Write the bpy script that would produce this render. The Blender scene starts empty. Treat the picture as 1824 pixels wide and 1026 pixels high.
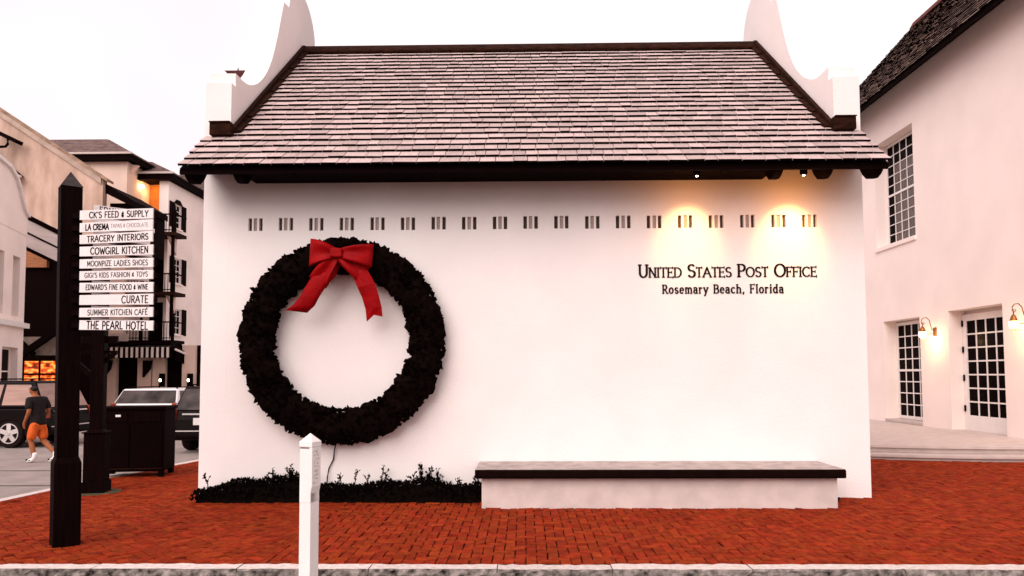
import bpy, bmesh, math, random
from mathutils import Vector, Matrix
rnd = random.Random(7)
S = bpy.context.scene
COL = S.collection
rad = math.radians

# ------------------------------------------------------------------ camera, sky, sun, exposure
FPX, EYE, P0 = 1317.0, 1.65, 594.0
cam_d = bpy.data.cameras.new('camera')
cam_d.sensor_width = 36.0
cam_d.lens = 36.0 * FPX / 1824.0
cam_d.shift_y = (P0 - 513.0) / 1824.0
cam_d.clip_start, cam_d.clip_end = 0.05, 2000.0
cam = bpy.data.objects.new('camera', cam_d)
CM = Matrix.Rotation(rad(1.0), 4, 'Z') @ Matrix.Rotation(rad(93.2), 4, 'X') @ Matrix.Rotation(rad(-0.2), 4, 'Z')
cam.matrix_world = Matrix.Translation((0, 0, EYE)) @ CM
COL.objects.link(cam)
S.camera = cam

SUN_EL, SUN_AZ = 38.0, -28.0         # soft overcast light from behind the viewer, a little to the left
world = bpy.data.worlds.new('World')
S.world = world
world.use_nodes = True
nt = world.node_tree
nt.nodes.clear()
wo = nt.nodes.new('ShaderNodeOutputWorld')
bg = nt.nodes.new('ShaderNodeBackground')
sky = nt.nodes.new('ShaderNodeTexSky')
sky.sky_type = 'NISHITA'
sky.sun_disc = False
sky.sun_elevation = rad(SUN_EL)
sky.sun_rotation = rad(180.0 - SUN_AZ)
tc = nt.nodes.new('ShaderNodeTexCoord')
no = nt.nodes.new('ShaderNodeTexNoise')
no.inputs['Scale'].default_value = 1.6
no.inputs['Detail'].default_value = 3.0
rp = nt.nodes.new('ShaderNodeValToRGB')
rp.color_ramp.elements[0].position = 0.41
rp.color_ramp.elements[0].color = (5.0, 3.85, 4.0, 1)
rp.color_ramp.elements[1].position = 0.60
rp.color_ramp.elements[1].color = (5.5, 4.95, 4.9, 1)
mx = nt.nodes.new('ShaderNodeMix')
mx.data_type = 'RGBA'
mx.inputs[0].default_value = 0.93    # thick cloud cover over the clear sky
nt.links.new(tc.outputs['Generated'], no.inputs['Vector'])
nt.links.new(no.outputs['Fac'], rp.inputs['Fac'])
nt.links.new(sky.outputs['Color'], mx.inputs[6])
nt.links.new(rp.outputs['Color'], mx.inputs[7])
nt.links.new(mx.outputs[2], bg.inputs['Color'])
bg.inputs['Strength'].default_value = 0.1
nt.links.new(bg.outputs['Background'], wo.inputs['Surface'])

sun_d = bpy.data.lights.new('sun', 'SUN')
sun_d.energy = 1.4
sun_d.angle = rad(55)
sun_d.color = (1.0, 0.905, 0.87)
sun = bpy.data.objects.new('sun', sun_d)
sun.rotation_euler = (rad(90 - SUN_EL), 0, rad(SUN_AZ))
sun.location = (3, -20, 30)
COL.objects.link(sun)

S.view_settings.view_transform = 'Standard'
S.view_settings.look = 'None'
S.view_settings.gamma = 1.0
S.view_settings.use_curve_mapping = False
S.view_settings.exposure = 1.13

# ------------------------------------------------------------------ helpers
def ray(u, v):
    return CM.to_3x3() @ Vector(((u - 912) / FPX, -(v - P0) / FPX, -1))
def at(u, v, y):                       # the point on the plane at distance y that a photo measurement falls on
    d = ray(u, v); t = y / d.y
    return Vector((d.x * t, y, EYE + d.z * t))
def onx(u, v, x):                      # ... on a plane of constant x
    d = ray(u, v); t = x / d.x
    return Vector((x, d.y * t, EYE + d.z * t))

MATS = {}
def mat(name, col, rough=0.8, var=0.12, scale=6.0, bump=0.0, bscale=80.0, metal=0.0, spec=0.3,
        isl=0.0, col2=None, emit=None, estr=0.0, detail=5.0, stretch=None):
    m = bpy.data.materials.new(name); m.use_nodes = True
    n = m.node_tree.nodes; l = m.node_tree.links
    b = n['Principled BSDF']
    b.inputs['Roughness'].default_value = rough
    b.inputs['Metallic'].default_value = metal
    b.inputs['Specular IOR Level'].default_value = spec
    geo = n.new('ShaderNodeNewGeometry')
    vec = geo.outputs['Position']
    if stretch:
        mp = n.new('ShaderNodeMapping'); mp.inputs['Scale'].default_value = stretch
        l.new(vec, mp.inputs['Vector']); vec = mp.outputs['Vector']
    nz = n.new('ShaderNodeTexNoise')
    nz.inputs['Scale'].default_value = scale; nz.inputs['Detail'].default_value = detail
    l.new(vec, nz.inputs['Vector'])
    r = n.new('ShaderNodeValToRGB')
    c2 = col2 if col2 else tuple(c * (1 - var) for c in col)
    c1 = col if col2 else tuple(min(1, c * (1 + var)) for c in col)
    r.color_ramp.elements[0].position = 0.3; r.color_ramp.elements[1].position = 0.7
    r.color_ramp.elements[0].color = (*c2, 1); r.color_ramp.elements[1].color = (*c1, 1)
    l.new(nz.outputs['Fac'], r.inputs['Fac'])
    out = r.outputs['Color']
    if isl > 0:
        oi = n.new('ShaderNodeObjectInfo')
        ad = n.new('ShaderNodeMath'); ad.operation = 'ADD'
        l.new(oi.outputs['Random'], ad.inputs[0]); l.new(geo.outputs['Random Per Island'], ad.inputs[1])
        fr = n.new('ShaderNodeMath'); fr.operation = 'FRACT'; l.new(ad.outputs[0], fr.inputs[0])
        mr = n.new('ShaderNodeMapRange'); mr.inputs['To Min'].default_value = 1 - isl; mr.inputs['To Max'].default_value = 1 + isl * 0.8
        l.new(fr.outputs[0], mr.inputs['Value'])
        hv = n.new('ShaderNodeHueSaturation')
        l.new(out, hv.inputs['Color']); l.new(mr.outputs['Result'], hv.inputs['Value'])
        f2 = n.new('ShaderNodeMath'); f2.operation = 'MULTIPLY_ADD'; f2.inputs[1].default_value = 7.31; f2.inputs[2].default_value = 0.0
        l.new(fr.outputs[0], f2.inputs[0])
        f3 = n.new('ShaderNodeMath'); f3.operation = 'FRACT'; l.new(f2.outputs[0], f3.inputs[0])
        m3 = n.new('ShaderNodeMapRange'); m3.inputs['To Min'].default_value = 0.496; m3.inputs['To Max'].default_value = 0.504
        l.new(f3.outputs[0], m3.inputs['Value']); l.new(m3.outputs['Result'], hv.inputs['Hue'])
        out = hv.outputs['Color']
    l.new(out, b.inputs['Base Color'])
    if bump > 0:
        nb = n.new('ShaderNodeTexNoise'); nb.inputs['Scale'].default_value = bscale; nb.inputs['Detail'].default_value = 6
        l.new(vec, nb.inputs['Vector'])
        bp = n.new('ShaderNodeBump'); bp.inputs['Strength'].default_value = bump; bp.inputs['Distance'].default_value = 0.02
        l.new(nb.outputs['Fac'], bp.inputs['Height']); l.new(bp.outputs['Normal'], b.inputs['Normal'])
    if emit:
        b.inputs['Emission Color'].default_value = (*emit, 1); b.inputs['Emission Strength'].default_value = estr
    MATS[name] = m
    return m

def props(o, label=None, cat=None, group=None, kind=None):
    if label: o['label'] = label
    if cat: o['category'] = cat
    if group: o['group'] = group
    if kind: o['kind'] = kind
    return o

WM = {}
def thing(name, label, cat, loc=(0, 0, 0), rotz=0.0, group=None):
    o = bpy.data.objects.new(name, None)
    o.location = loc; o.rotation_euler = (0, 0, rotz); o.empty_display_size = 0.2
    COL.objects.link(o)
    WM[o] = Matrix.Translation(loc) @ Matrix.Rotation(rotz, 4, 'Z')
    return props(o, label, cat, group)

class MB:
    def __init__(s): s.v = []; s.f = []; s.m = []
    def face(s, pts, mi=0):
        i = len(s.v); s.v += [Vector(p) for p in pts]; s.f.append(list(range(i, i + len(pts)))); s.m.append(mi)
    def mesh(s, vs, fs, mi=0):
        i = len(s.v); s.v += [Vector(p) for p in vs]
        for f in fs: s.f.append([i + k for k in f]); s.m.append(mi)
    def box(s, x0, x1, y0, y1, z0, z1, mi=0):
        s.mesh([(x0,y0,z0),(x1,y0,z0),(x1,y1,z0),(x0,y1,z0),(x0,y0,z1),(x1,y0,z1),(x1,y1,z1),(x0,y1,z1)],
               [(0,3,2,1),(4,5,6,7),(0,1,5,4),(1,2,6,5),(2,3,7,6),(3,0,4,7)], mi)
    def prism(s, poly, axis, a, b, mi=0):
        n = len(poly)
        def p(q, t):
            return {'x': (t, q[0], q[1]), 'y': (q[0], t, q[1]), 'z': (q[0], q[1], t)}[axis]
        s.mesh([p(q, a) for q in poly] + [p(q, b) for q in poly],
               [list(range(n))[::-1], list(range(n, 2 * n))] + [(i, (i + 1) % n, n + (i + 1) % n, n + i) for i in range(n)], mi)
    def tube(s, pts, r, n=8, mi=0, cap=True):
        pts = [Vector(p) for p in pts]; rings = []
        for i, p in enumerate(pts):
            t = (pts[min(i + 1, len(pts) - 1)] - pts[max(i - 1, 0)]).normalized()
            a = t.cross(Vector((0, 0, 1)))
            if a.length < 1e-3: a = Vector((1, 0, 0))
            a.normalize(); c = a.cross(t).normalized()
            rr = r[i] if isinstance(r, (list, tuple)) else r
            rings.append([p + (a * math.cos(2 * math.pi * k / n) + c * math.sin(2 * math.pi * k / n)) * rr for k in range(n)])
        vs = [q for g in rings for q in g]; fs = []
        for i in range(len(pts) - 1):
            for k in range(n):
                fs.append((i * n + k, i * n + (k + 1) % n, (i + 1) * n + (k + 1) % n, (i + 1) * n + k))
        if cap: fs += [list(range(n))[::-1], list(range((len(pts) - 1) * n, len(pts) * n))]
        s.mesh(vs, fs, mi)
    def lathe(s, prof, c=(0, 0, 0), n=16, mi=0, axis='z'):
        vs = []; fs = []
        for r, z in prof:
            for k in range(n):
                a = 2 * math.pi * k / n
                q = {'z': (r * math.cos(a), r * math.sin(a), z), 'y': (r * math.cos(a), z, r * math.sin(a)), 'x': (z, r * math.cos(a), r * math.sin(a))}[axis]
                vs.append(Vector(q) + Vector(c))
        for i in range(len(prof) - 1):
            for k in range(n):
                fs.append((i * n + k, i * n + (k + 1) % n, (i + 1) * n + (k + 1) % n, (i + 1) * n + k))
        fs += [list(range(n))[::-1], list(range((len(prof) - 1) * n, len(prof) * n))]
        s.mesh(vs, fs, mi)
    def bar(s, p, q, w, h, mi=0, up=(0, 0, 1)):
        p, q = Vector(p), Vector(q); t = (q - p).normalized(); a = t.cross(Vector(up))
        if a.length < 1e-3: a = Vector((1, 0, 0))
        a.normalize(); c = a.cross(t).normalized()
        vs = []
        for b in (p, q):
            for i, j in ((-1, -1), (1, -1), (1, 1), (-1, 1)): vs.append(b + a * (i * w / 2) + c * (j * h / 2))
        s.mesh(vs, [(0,3,2,1),(4,5,6,7),(0,1,5,4),(1,2,6,5),(2,3,7,6),(3,0,4,7)], mi)
    def build(s, name, mats, parent=None, bevel=0.0, smooth=False, local=False, root=None, seg=2, recalc=True, kind=None, label=None):
        me = bpy.data.meshes.new(name)
        vs = s.v
        if parent is not None and not local:
            inv = WM[root or parent].inverted(); vs = [inv @ v for v in vs]
        me.from_pydata([tuple(v) for v in vs], [], s.f)
        if not isinstance(mats, (list, tuple)): mats = [mats]
        for m in mats: me.materials.append(m)
        me.polygons.foreach_set('material_index', s.m)
        if recalc:
            bm = bmesh.new(); bm.from_mesh(me); bmesh.ops.recalc_face_normals(bm, faces=bm.faces[:]); bm.to_mesh(me); bm.free()
        if smooth:
            me.polygons.foreach_set('use_smooth', [True] * len(me.polygons))
        me.update()
        o = bpy.data.objects.new(name, me); COL.objects.link(o)
        if parent is not None:
            o.parent = parent; WM[o] = WM[root or parent]
        if bevel > 0:
            b = o.modifiers.new('bevel', 'BEVEL'); b.width = bevel; b.segments = seg; b.limit_method = 'ANGLE'
        if kind: o['kind'] = kind
        if label: o['label'] = label
        return o

def put(name, me, parent, M):
    o = bpy.data.objects.new(name, me); COL.objects.link(o); o.parent = parent; o.matrix_local = M
    return o

def wall_holes(mb, O, U, N, W, H, holes, depth, mi=0):
    """a wall face (origin bottom left, U along, N outward) with rectangular openings and their reveals"""
    O, U, N = Vector(O), Vector(U), Vector(N); Z = Vector((0, 0, 1))
    us = sorted({0.0, W} | {h[0] for h in holes} | {h[1] for h in holes})
    zs = sorted({0.0, H} | {h[2] for h in holes} | {h[3] for h in holes})
    P = lambda u, z, d=0: O + U * u + Z * z - N * d
    for j in range(len(zs) - 1):
        run = None
        for i in range(len(us) - 1):
            cu, cz = (us[i] + us[i + 1]) / 2, (zs[j] + zs[j + 1]) / 2
            hole = any(h[0] < cu < h[1] and h[2] < cz < h[3] for h in holes)
            if hole:
                if run is not None: mb.face([P(run, zs[j]), P(us[i], zs[j]), P(us[i], zs[j + 1]), P(run, zs[j + 1])], mi); run = None
            elif run is None: run = us[i]
        if run is not None: mb.face([P(run, zs[j]), P(W, zs[j]), P(W, zs[j + 1]), P(run, zs[j + 1])], mi)
    for h in holes:
        a, b, c, d = h[:4]; dp = h[4] if len(h) > 4 else depth
        for q in (((a, c), (a, d)), ((a, d), (b, d)), ((b, d), (b, c)), ((b, c), (a, c))):
            (u0, z0), (u1, z1) = q
            mb.face([P(u0, z0), P(u1, z1), P(u1, z1, dp), P(u0, z0, dp)], mi)

# stroke lettering --------------------------------------------------------------------------------
def arc(cx, cy, rx, ry, a0, a1, n=10):
    return [(cx + rx * math.cos(rad(a0 + (a1 - a0) * i / n)), cy + ry * math.sin(rad(a0 + (a1 - a0) * i / n))) for i in range(n + 1)]
G = {
 'A': (.78, [[(0,0),(.39,1),(.78,0)], [(.15,.36),(.63,.36)]]),
 'B': (.62, [[(.08,0),(.08,1)], [(.08,1)] + arc(.3,.76,.26,.24,90,-90) + [(.08,.52)], [(.3,.52)] + arc(.32,.26,.3,.26,90,-90) + [(.08,0)]]),
 'C': (.74, [arc(.42,.5,.4,.5,45,315,18)]),
 'D': (.74, [[(.08,0),(.08,1)], [(.08,1)] + arc(.28,.5,.44,.5,90,-90,14) + [(.08,0)]]),
 'E': (.58, [[(.08,0),(.08,1)], [(.08,1),(.55,1)], [(.08,.52),(.45,.52)], [(.08,0),(.58,0)]]),
 'F': (.55, [[(.08,0),(.08,1)], [(.08,1),(.55,1)], [(.08,.52),(.44,.52)]]),
 'G': (.78, [arc(.42,.5,.4,.5,45,330,18) + [(.76,.42),(.5,.42)]]),
 'H': (.72, [[(.08,0),(.08,1)], [(.64,0),(.64,1)], [(.08,.5),(.64,.5)]]),
 'I': (.2, [[(.1,0),(.1,1)]]),
 'K': (.66, [[(.08,0),(.08,1)], [(.62,1),(.1,.45)], [(.22,.56),(.66,0)]]),
 'L': (.54, [[(.08,0),(.08,1)], [(.08,0),(.54,0)]]),
 'M': (.86, [[(.06,0),(.12,1)], [(.12,1),(.43,.2),(.74,1)], [(.74,1),(.8,0)]]),
 'N': (.74, [[(.08,0),(.08,1)], [(.08,1),(.66,0)], [(.66,0),(.66,1)]]),
 'O': (.84, [arc(.42,.5,.4,.5,0,360,22)]),
 'P': (.58, [[(.08,0),(.08,1)], [(.08,1)] + arc(.28,.73,.28,.27,90,-90) + [(.08,.46)]]),
 'R': (.64, [[(.08,0),(.08,1)], [(.08,1)] + arc(.28,.74,.27,.26,90,-90) + [(.08,.48)], [(.26,.48),(.64,0)]]),
 'S': (.56, [arc(.29,.755,.24,.245,40,250,12) + arc(.29,.255,.26,.255,80,-150,12)]),
 'T': (.62, [[(.31,0),(.31,1)], [(0,1),(.62,1)]]),
 'U': (.72, [[(.08,1)] + [(.08,.36)] + arc(.36,.36,.28,.36,180,360,12) + [(.64,1)]]),
 'V': (.7, [[(0,1),(.35,0),(.7,1)]]),
 'W': (1.0, [[(0,1),(.25,0),(.5,.8),(.75,0),(1,1)]]),
 'X': (.66, [[(0,0),(.66,1)], [(0,1),(.66,0)]]),
 'Y': (.66, [[(0,1),(.33,.48),(.66,1)], [(.33,.48),(.33,0)]]),
 'Z': (.6, [[(.02,1),(.58,1),(.02,0),(.6,0)]]),
 '&': (.5, [[(.45,.62)] + arc(.25,.6,.18,.14,60,270,8) + arc(.25,.28,.22,.18,90,300,10) + [(.45,.3)], [(.25,.95),(.25,.0)]]),
 "'": (.16, [[(.1,1),(.07,.78)]]),
 '.': (.2, [[(.1,0),(.1,.09)]]),
 ',': (.2, [[(.12,.08),(.06,-.12)]]),
 ' ': (.34, []),
 'É': (.58, [[(.08,0),(.08,1)], [(.08,1),(.55,1)], [(.08,.52),(.45,.52)], [(.08,0),(.58,0)], [(.25,1.12),(.42,1.28)]]),
 'a': (.5, [arc(.22,.48,.2,.2,150,0,8) + [(.42,0)], arc(.23,.2,.2,.2,40,330,12)]),
 'b': (.56, [[(.08,1.0),(.08,0)], arc(.3,.33,.22,.33,180,540,16)]),
 'c': (.48, [arc(.27,.33,.24,.33,50,310,14)]),
 'd': (.58, [[(.48,1.0),(.48,0)], arc(.26,.33,.22,.33,0,360,16)]),
 'e': (.5, [[(.04,.36),(.46,.36)] + arc(.26,.33,.22,.33,5,310,16)]),
 'h': (.58, [[(.08,0),(.08,1.0)], arc(.29,.42,.21,.24,180,0,8) + [(.5,0)]]),
 'i': (.2, [[(.1,0),(.1,.66)], [(.1,.88),(.1,.98)]]),
 'l': (.2, [[(.1,0),(.1,1.0)]]),
 'm': (.88, [[(.08,0),(.08,.66)], arc(.25,.44,.17,.22,180,0,8) + [(.42,0)], arc(.61,.44,.19,.22,180,0,8) + [(.8,0)]]),
 'o': (.54, [arc(.27,.33,.24,.33,0,360,18)]),
 'r': (.4, [[(.08,0),(.08,.66)], arc(.26,.44,.18,.2,180,50,6)]),
 's': (.42, [arc(.22,.49,.17,.17,40,250,10) + arc(.22,.165,.18,.165,80,-150,10)]),
 'y': (.52, [[(.02,.66),(.26,.02)], [(.5,.66),(.26,.02),(.14,-.26),(.02,-.28)]]),
}
def glyph(mb, ch, ox, sc, thick, hair, T, serif=0.0, dep=0.004, top=1.0):
    """strokes as flat extruded bars; T maps (u, v, depth) to 3D"""
    w, strokes = G[ch]
    for st in strokes:
        for i in range(len(st) - 1):
            (x0, y0), (x1, y1) = st[i], st[i + 1]
            dx, dy = x1 - x0, y1 - y0; L = math.hypot(dx, dy)
            if L < 1e-6: continue
            hw = (hair + (thick - hair) * abs(dy) / L) / 2
            nx, ny = -dy / L * hw, dx / L * hw
            ex, ey = dx / L * hw * .6, dy / L * hw * .6
            q = [(x0 - ex + nx, y0 - ey + ny), (x0 - ex - nx, y0 - ey - ny), (x1 + ex - nx, y1 + ey - ny), (x1 + ex + nx, y1 + ey + ny)]
            lift = 0.0003 * (i % 3)
            vs = [T(ox + a * sc, b * sc, -0.002) for a, b in q] + [T(ox + a * sc, b * sc, dep + lift) for a, b in q]
            mb.mesh(vs, [(0,3,2,1),(4,5,6,7),(0,1,5,4),(1,2,6,5),(2,3,7,6),(3,0,4,7)])
        if serif > 0 and len(st) >= 2 and st[0] != st[-1]:
            for e, nb in ((st[0], st[1]), (st[-1], st[-2])):
                dx, dy = e[0] - nb[0], e[1] - nb[1]; L = math.hypot(dx, dy)
                if L < 1e-6: continue
                if abs(dy) / L > .75 and (abs(e[1]) < .02 or abs(e[1] - 1) < .02 or abs(e[1] - .66) < .02):
                    q = [(e[0] - serif, e[1] - hair * .45), (e[0] + serif, e[1] - hair * .45), (e[0] + serif, e[1] + hair * .45), (e[0] - serif, e[1] + hair * .45)]
                elif abs(dx) / L > .75 and (ch == 'T' or (ch in 'EFL' and e == st[-1])):
                    q = [(e[0] - hair * .45, e[1] - serif * .9), (e[0] + hair * .45, e[1] - serif * .9), (e[0] + hair * .45, e[1] + serif * .9), (e[0] - hair * .45, e[1] + serif * .9)]
                else: continue
                vs = [T(ox + a * sc, b * sc, -0.002) for a, b in q] + [T(ox + a * sc, b * sc, dep + .001) for a, b in q]
                mb.mesh(vs, [(0,3,2,1),(4,5,6,7),(0,1,5,4),(1,2,6,5),(2,3,7,6),(3,0,4,7)])
    return w
def text_width(t, small=None, gap=.16):
    tot = 0
    for i, ch in enumerate(t):
        s = 1.0
        if small and ch.startswith('~'): continue
        tot += G[ch][0] * s + gap
    return tot - gap

# ------------------------------------------------------------------ materials
stucco = mat('white stucco', (.83, .765, .735), .9, .035, 1.3, .2, 45)
stucco_r = mat('cream stucco', (.90, .775, .72), .9, .04, 1.1, .12, 50)
shingle_m = mat('weathered cedar', (.51, .388, .362), .85, .15, 9, .35, 120, isl=.20, stretch=(6, 1, 1))
butt_m = mat('shaded weathered shingle butt', (.004, .0012, .0012), .95, .3, 20, spec=.02)  # dark weathered end grain with the course shadow painted in
wood_dark = mat('dark stained timber', (.0045, .0012, .0010), .8, .35, 9, .3, 60, spec=.03, stretch=(1, 6, 6))
trim_brown = mat('weathered brown trim', (.040, .013, .006), .8, .5, 7, .5, 60, spec=.05, col2=(.007, .0022, .0015), stretch=(1, 1, 4))
vent_dark = mat('shaded slot', (.085, .052, .042), .95, .4, 60, .4, 200)  # recess shade put into the colour of the deeper side slots
vent_grey = mat('half shaded slot', (.40, .31, .27), .95, .25, 70, .4, 200)  # shallower middle slot, its recess shade painted paler
black_paint = mat('black paint', (.0044, .0009, .0008), .7, .5, 10, .5, 60, spec=.03, stretch=(3, 3, .3))
black_matte = mat('black enamel', (.0038, .0008, .0008), .75, .2, 12, spec=.025)
brick_m = mat('red clay paver', (.37, .046, .010), .9, .22, 11, 1.0, 95, isl=.21, spec=.06, col2=(.19, .018, .005), detail=12)
sand_m = mat('dark joint sand', (.03, .004, .002), .95, .4, 30, spec=.03)
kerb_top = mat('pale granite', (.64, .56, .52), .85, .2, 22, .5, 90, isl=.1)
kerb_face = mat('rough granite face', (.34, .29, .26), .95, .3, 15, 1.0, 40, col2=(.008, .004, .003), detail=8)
asphalt = mat('pale worn asphalt', (.30, .25, .225), .95, .14, 2.2, .6, 140)
concrete = mat('bench concrete', (.60, .505, .465), .9, .10, 5, .4, 90)
slab_m = mat('grey stone slab', (.40, .335, .31), .85, .25, 7, .4, 70)
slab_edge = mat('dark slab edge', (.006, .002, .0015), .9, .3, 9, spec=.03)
limestone = mat('limestone step', (.54, .45, .41), .85, .1, 4, .3, 80)
foliage_m = mat('dark fir needles', (.0042, .0020, .0014), .9, .5, 14, spec=.02)
leaf_m = mat('dark shrub leaf', (.0042, .0022, .0014), .85, .5, 14, spec=.03)
ribbon = mat('red satin ribbon', (.26, .0007, .002), .55, .16, 5, .3, 22, spec=.08)
white_paint = mat('white gloss paint', (.82, .76, .73), .45, .04, 5, .1, 50)
board_paint = mat('white board paint', (.80, .72, .70), .7, .07, 14, .25, 60)
ink = mat('black sign paint', (.004, .001, .001), .7, .2, 30, spec=.03)
ink_soft = mat('faded sign paint', (.22, .16, .15), .7, .3, 30)
brass_letter = mat('dark bronze letter', (.009, .003, .002), .6, .3, 20, spec=.05)
glass = mat('dark window glass', (.0035, .001, .001), .18, .3, 2, spec=.01)
glass_curtain = mat('window glass over curtain', (.20, .15, .13), .2, .5, 9, spec=.15, col2=(.012, .006, .005), stretch=(1, 9, .6))
bronze = mat('aged brass lantern', (.30, .12, .03), .4, .3, 20, metal=.7)
bulb = mat('lit lantern glass', (1, .8, .5), .3, .02, 4, emit=(1.0, .66, .28), estr=9)
bulb_w = mat('lit white bulb', (1, .9, .8), .3, .02, 4, emit=(1.0, .86, .66), estr=9)
beige = mat('weathered beige stucco', (.62, .44, .35), .95, .2, 2.2, .2, 40, col2=(.40, .265, .20), detail=9, stretch=(1, 1, .35))
hotel_wall = mat('hotel stucco', (.72, .54, .45), .95, .1, .7, .2, 30)
hotel_white = mat('pale hotel stucco', (.92, .80, .735), .95, .08, .6, .2, 30)
roof_far = mat('far shingle roof', (.13, .085, .075), .9, .35, 3, .4, 20, isl=.4)
shutter_m = mat('black shutter', (.0045, .001, .001), .7, .2, 8, spec=.03)
lamplit_wall = mat('orange lamplight wall', (.55, .20, .045), .9, .2, 2)  # warm lamplight is painted into the loggia wall colour
awning_w = mat('white canvas stripe', (.74, .66, .62), .9, .05, 5)
tan_m = mat('tan timber', (.30, .12, .05), .8, .3, 4, stretch=(1, 1, 6))
lit_shop = None

# ------------------------------------------------------------------ setting: ground, street, pavement, kerbs
g = MB(); g.face([(-400, -250, -.16), (400, -250, -.16), (400, 600, -.16), (-400, 600, -.16)])
props(g.build('ground', asphalt), kind='structure')
g = MB()
g.face([(-60, 6.441, -.13), (-6.9, 6.441, -.13), (-6.3, 16.5, -.13), (-4.9, 39.5, -.13), (-60, 39.5, -.13)])
props(g.build('street', asphalt), kind='structure')
g = MB(); g.face([(-60, -60, -.126), (60, -60, -.126), (60, 6.44, -.126), (-60, 6.44, -.126)])
props(g.build('front_road', mat('dark asphalt', (.07, .058, .053), .95, .25, 3, .6, 140)), kind='structure')
# crack lines in the street, thin sunken seams of tar
g = MB()
for (p, q) in (((-14, 12.05), (-6.95, 12.0)), ((-13, 14.3), (-7.2, 13.9))):
    g.box(p[0], q[0], min(p[1], q[1]), min(p[1], q[1]) + .05, -.1285, -.126)
props(g.build('tar_seam', slab_edge), kind='structure')

EDGE = [(-7.16, 6.56), (13.0, 6.56), (13.0, 14.6), (6.0, 16.0), (-6.07, 16.0), (-6.35, 14.4), (-6.80, 11.9), (-6.96, 9.78)]
pv = MB(); pv.prism(EDGE, 'z', -.155, -.012)
pavement = pv.build('pavement', sand_m); props(pavement, kind='structure'); WM[pavement] = Matrix.Identity(4)

def clip(poly, a, b):           # keep what is left of a->b
    out = []
    def side(p): return (b[0]-a[0])*(p[1]-a[1]) - (b[1]-a[1])*(p[0]-a[0])
    for i in range(len(poly)):
        p, q = poly[i], poly[(i+1) % len(poly)]; sp, sq = side(p), side(q)
        if sp >= 0: out.append(p)
        if (sp >= 0) != (sq >= 0):
            t = sp / (sp - sq); out.append((p[0] + (q[0]-p[0])*t, p[1] + (q[1]-p[1])*t))
    return out
def area(p): return abs(sum(p[i][0]*p[(i+1)%len(p)][1] - p[(i+1)%len(p)][0]*p[i][1] for i in range(len(p)))) / 2
XS = -2.35
left_reg = [(-6.94, 6.58), (XS, 6.58), (XS, 15.9), (-6.07, 15.9), (-6.34, 14.4), (-6.78, 11.9), (-6.94, 9.78)]
right_reg = [(XS, 6.58), (12.6, 6.58), (12.6, 14.5), (6.2, 15.9), (XS, 15.9)]
bricks = []
BL, BW, J = .205, .100, .0095
def add_poly(poly, reg):
    for i in range(len(reg)):
        poly = clip(poly, reg[i], reg[(i+1) % len(reg)])
        if len(poly) < 3: return
    if area(poly) > .0025: bricks.append(poly)
c45, s45 = math.cos(rad(45)), math.sin(rad(45))
for i in range(-90, 130):
    for j in range(-90, 130):
        k = (i - j) % 4
        if k == 0: r = (i, i + 2, j, j + 1)
        elif k == 3: r = (i, i + 1, j, j + 2)
        else: continue
        a, b, c, d = r[0]*BW + J/2, r[1]*BW - J/2, r[2]*BW + J/2, r[3]*BW - J/2
        cx, cy = (a+b)/2, (c+d)/2
        X0, Y0 = -4.6 + (cx*c45 - cy*s45), 8.0 + (cx*s45 + cy*c45)
        if not (-7.4 < X0 < XS + .3 and 6.3 < Y0 < 16.2): continue
        pts = [(-4.6 + x*c45 - y*s45, 8.0 + x*s45 + y*c45) for x, y in ((a, c), (b, c), (b, d), (a, d))]
        add_poly(pts, left_reg)
for i in range(-32, 130):
    for j in range(-4, 100):
        k = (i - j) % 4
        if k == 0: r = (i, i + 2, j, j + 1)
        elif k == 3: r = (i, i + 1, j, j + 2)
        else: continue
        wx, wy, rt = rnd.gauss(0, .002), rnd.gauss(0, .002), rnd.gauss(0, .012)
        a, b, c, d = r[0]*BW + J/2, r[1]*BW - J/2, r[2]*BW + J/2, r[3]*BW - J/2
        cx, cy = (a + b) / 2, (c + d) / 2
        if not (XS - .3 < cx + .4 < 12.8 and 6.3 < cy + 6.5 < 16.2): continue
        pts = [(.4 + cx + wx + (x - cx) - rt*(y - cy), 6.5 + cy + wy + (y - cy) + rt*(x - cx)) for x, y in ((a, c), (b, c), (b, d), (a, d))]
        add_poly(pts, right_reg)
def brick_geo(mb, poly, dz, tilt):
    cx = sum(p[0] for p in poly)/len(poly); cy = sum(p[1] for p in poly)/len(poly)
    n = len(poly)
    f = lambda p, s, z: (cx + (p[0]-cx)*s, cy + (p[1]-cy)*s, z + (tilt[0]*(p[0]-cx) + tilt[1]*(p[1]-cy)))
    vs = [f(p, 1, -.03) for p in poly] + [f(p, 1, -.0055 + dz) for p in poly] + [(cx + (p[0]-cx)*.93, cy + (p[1]-cy)*.93, dz + (tilt[0]*(p[0]-cx) + tilt[1]*(p[1]-cy))) for p in poly]
    fs = [(i, (i+1) % n, n + (i+1) % n, n + i) for i in range(n)] + [(n + i, n + (i+1) % n, 2*n + (i+1) % n, 2*n + i) for i in range(n)] + [tuple(range(2*n, 3*n))]
    mb.mesh(vs, fs)
def inframe(p):
    return abs(p[0]) < p[1] * .69
bricks.sort(key=lambda p: (0 if inframe(p[0]) else 1, sum(q[1] for q in p)/len(p) + .15*abs(p[0][0])))
stuff = MB()
for i, poly in enumerate(bricks):
    mb = MB() if i < 290 else stuff
    big = poly[0][1] < 11
    brick_geo(mb, poly, rnd.gauss(0, .003), (rnd.gauss(0, .03), rnd.gauss(0, .03)))
    if i < 290: mb.build('brick', brick_m, pavement, recalc=False)
stuff.build('paving_bricks', brick_m, pavement, recalc=False, kind='stuff')

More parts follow.
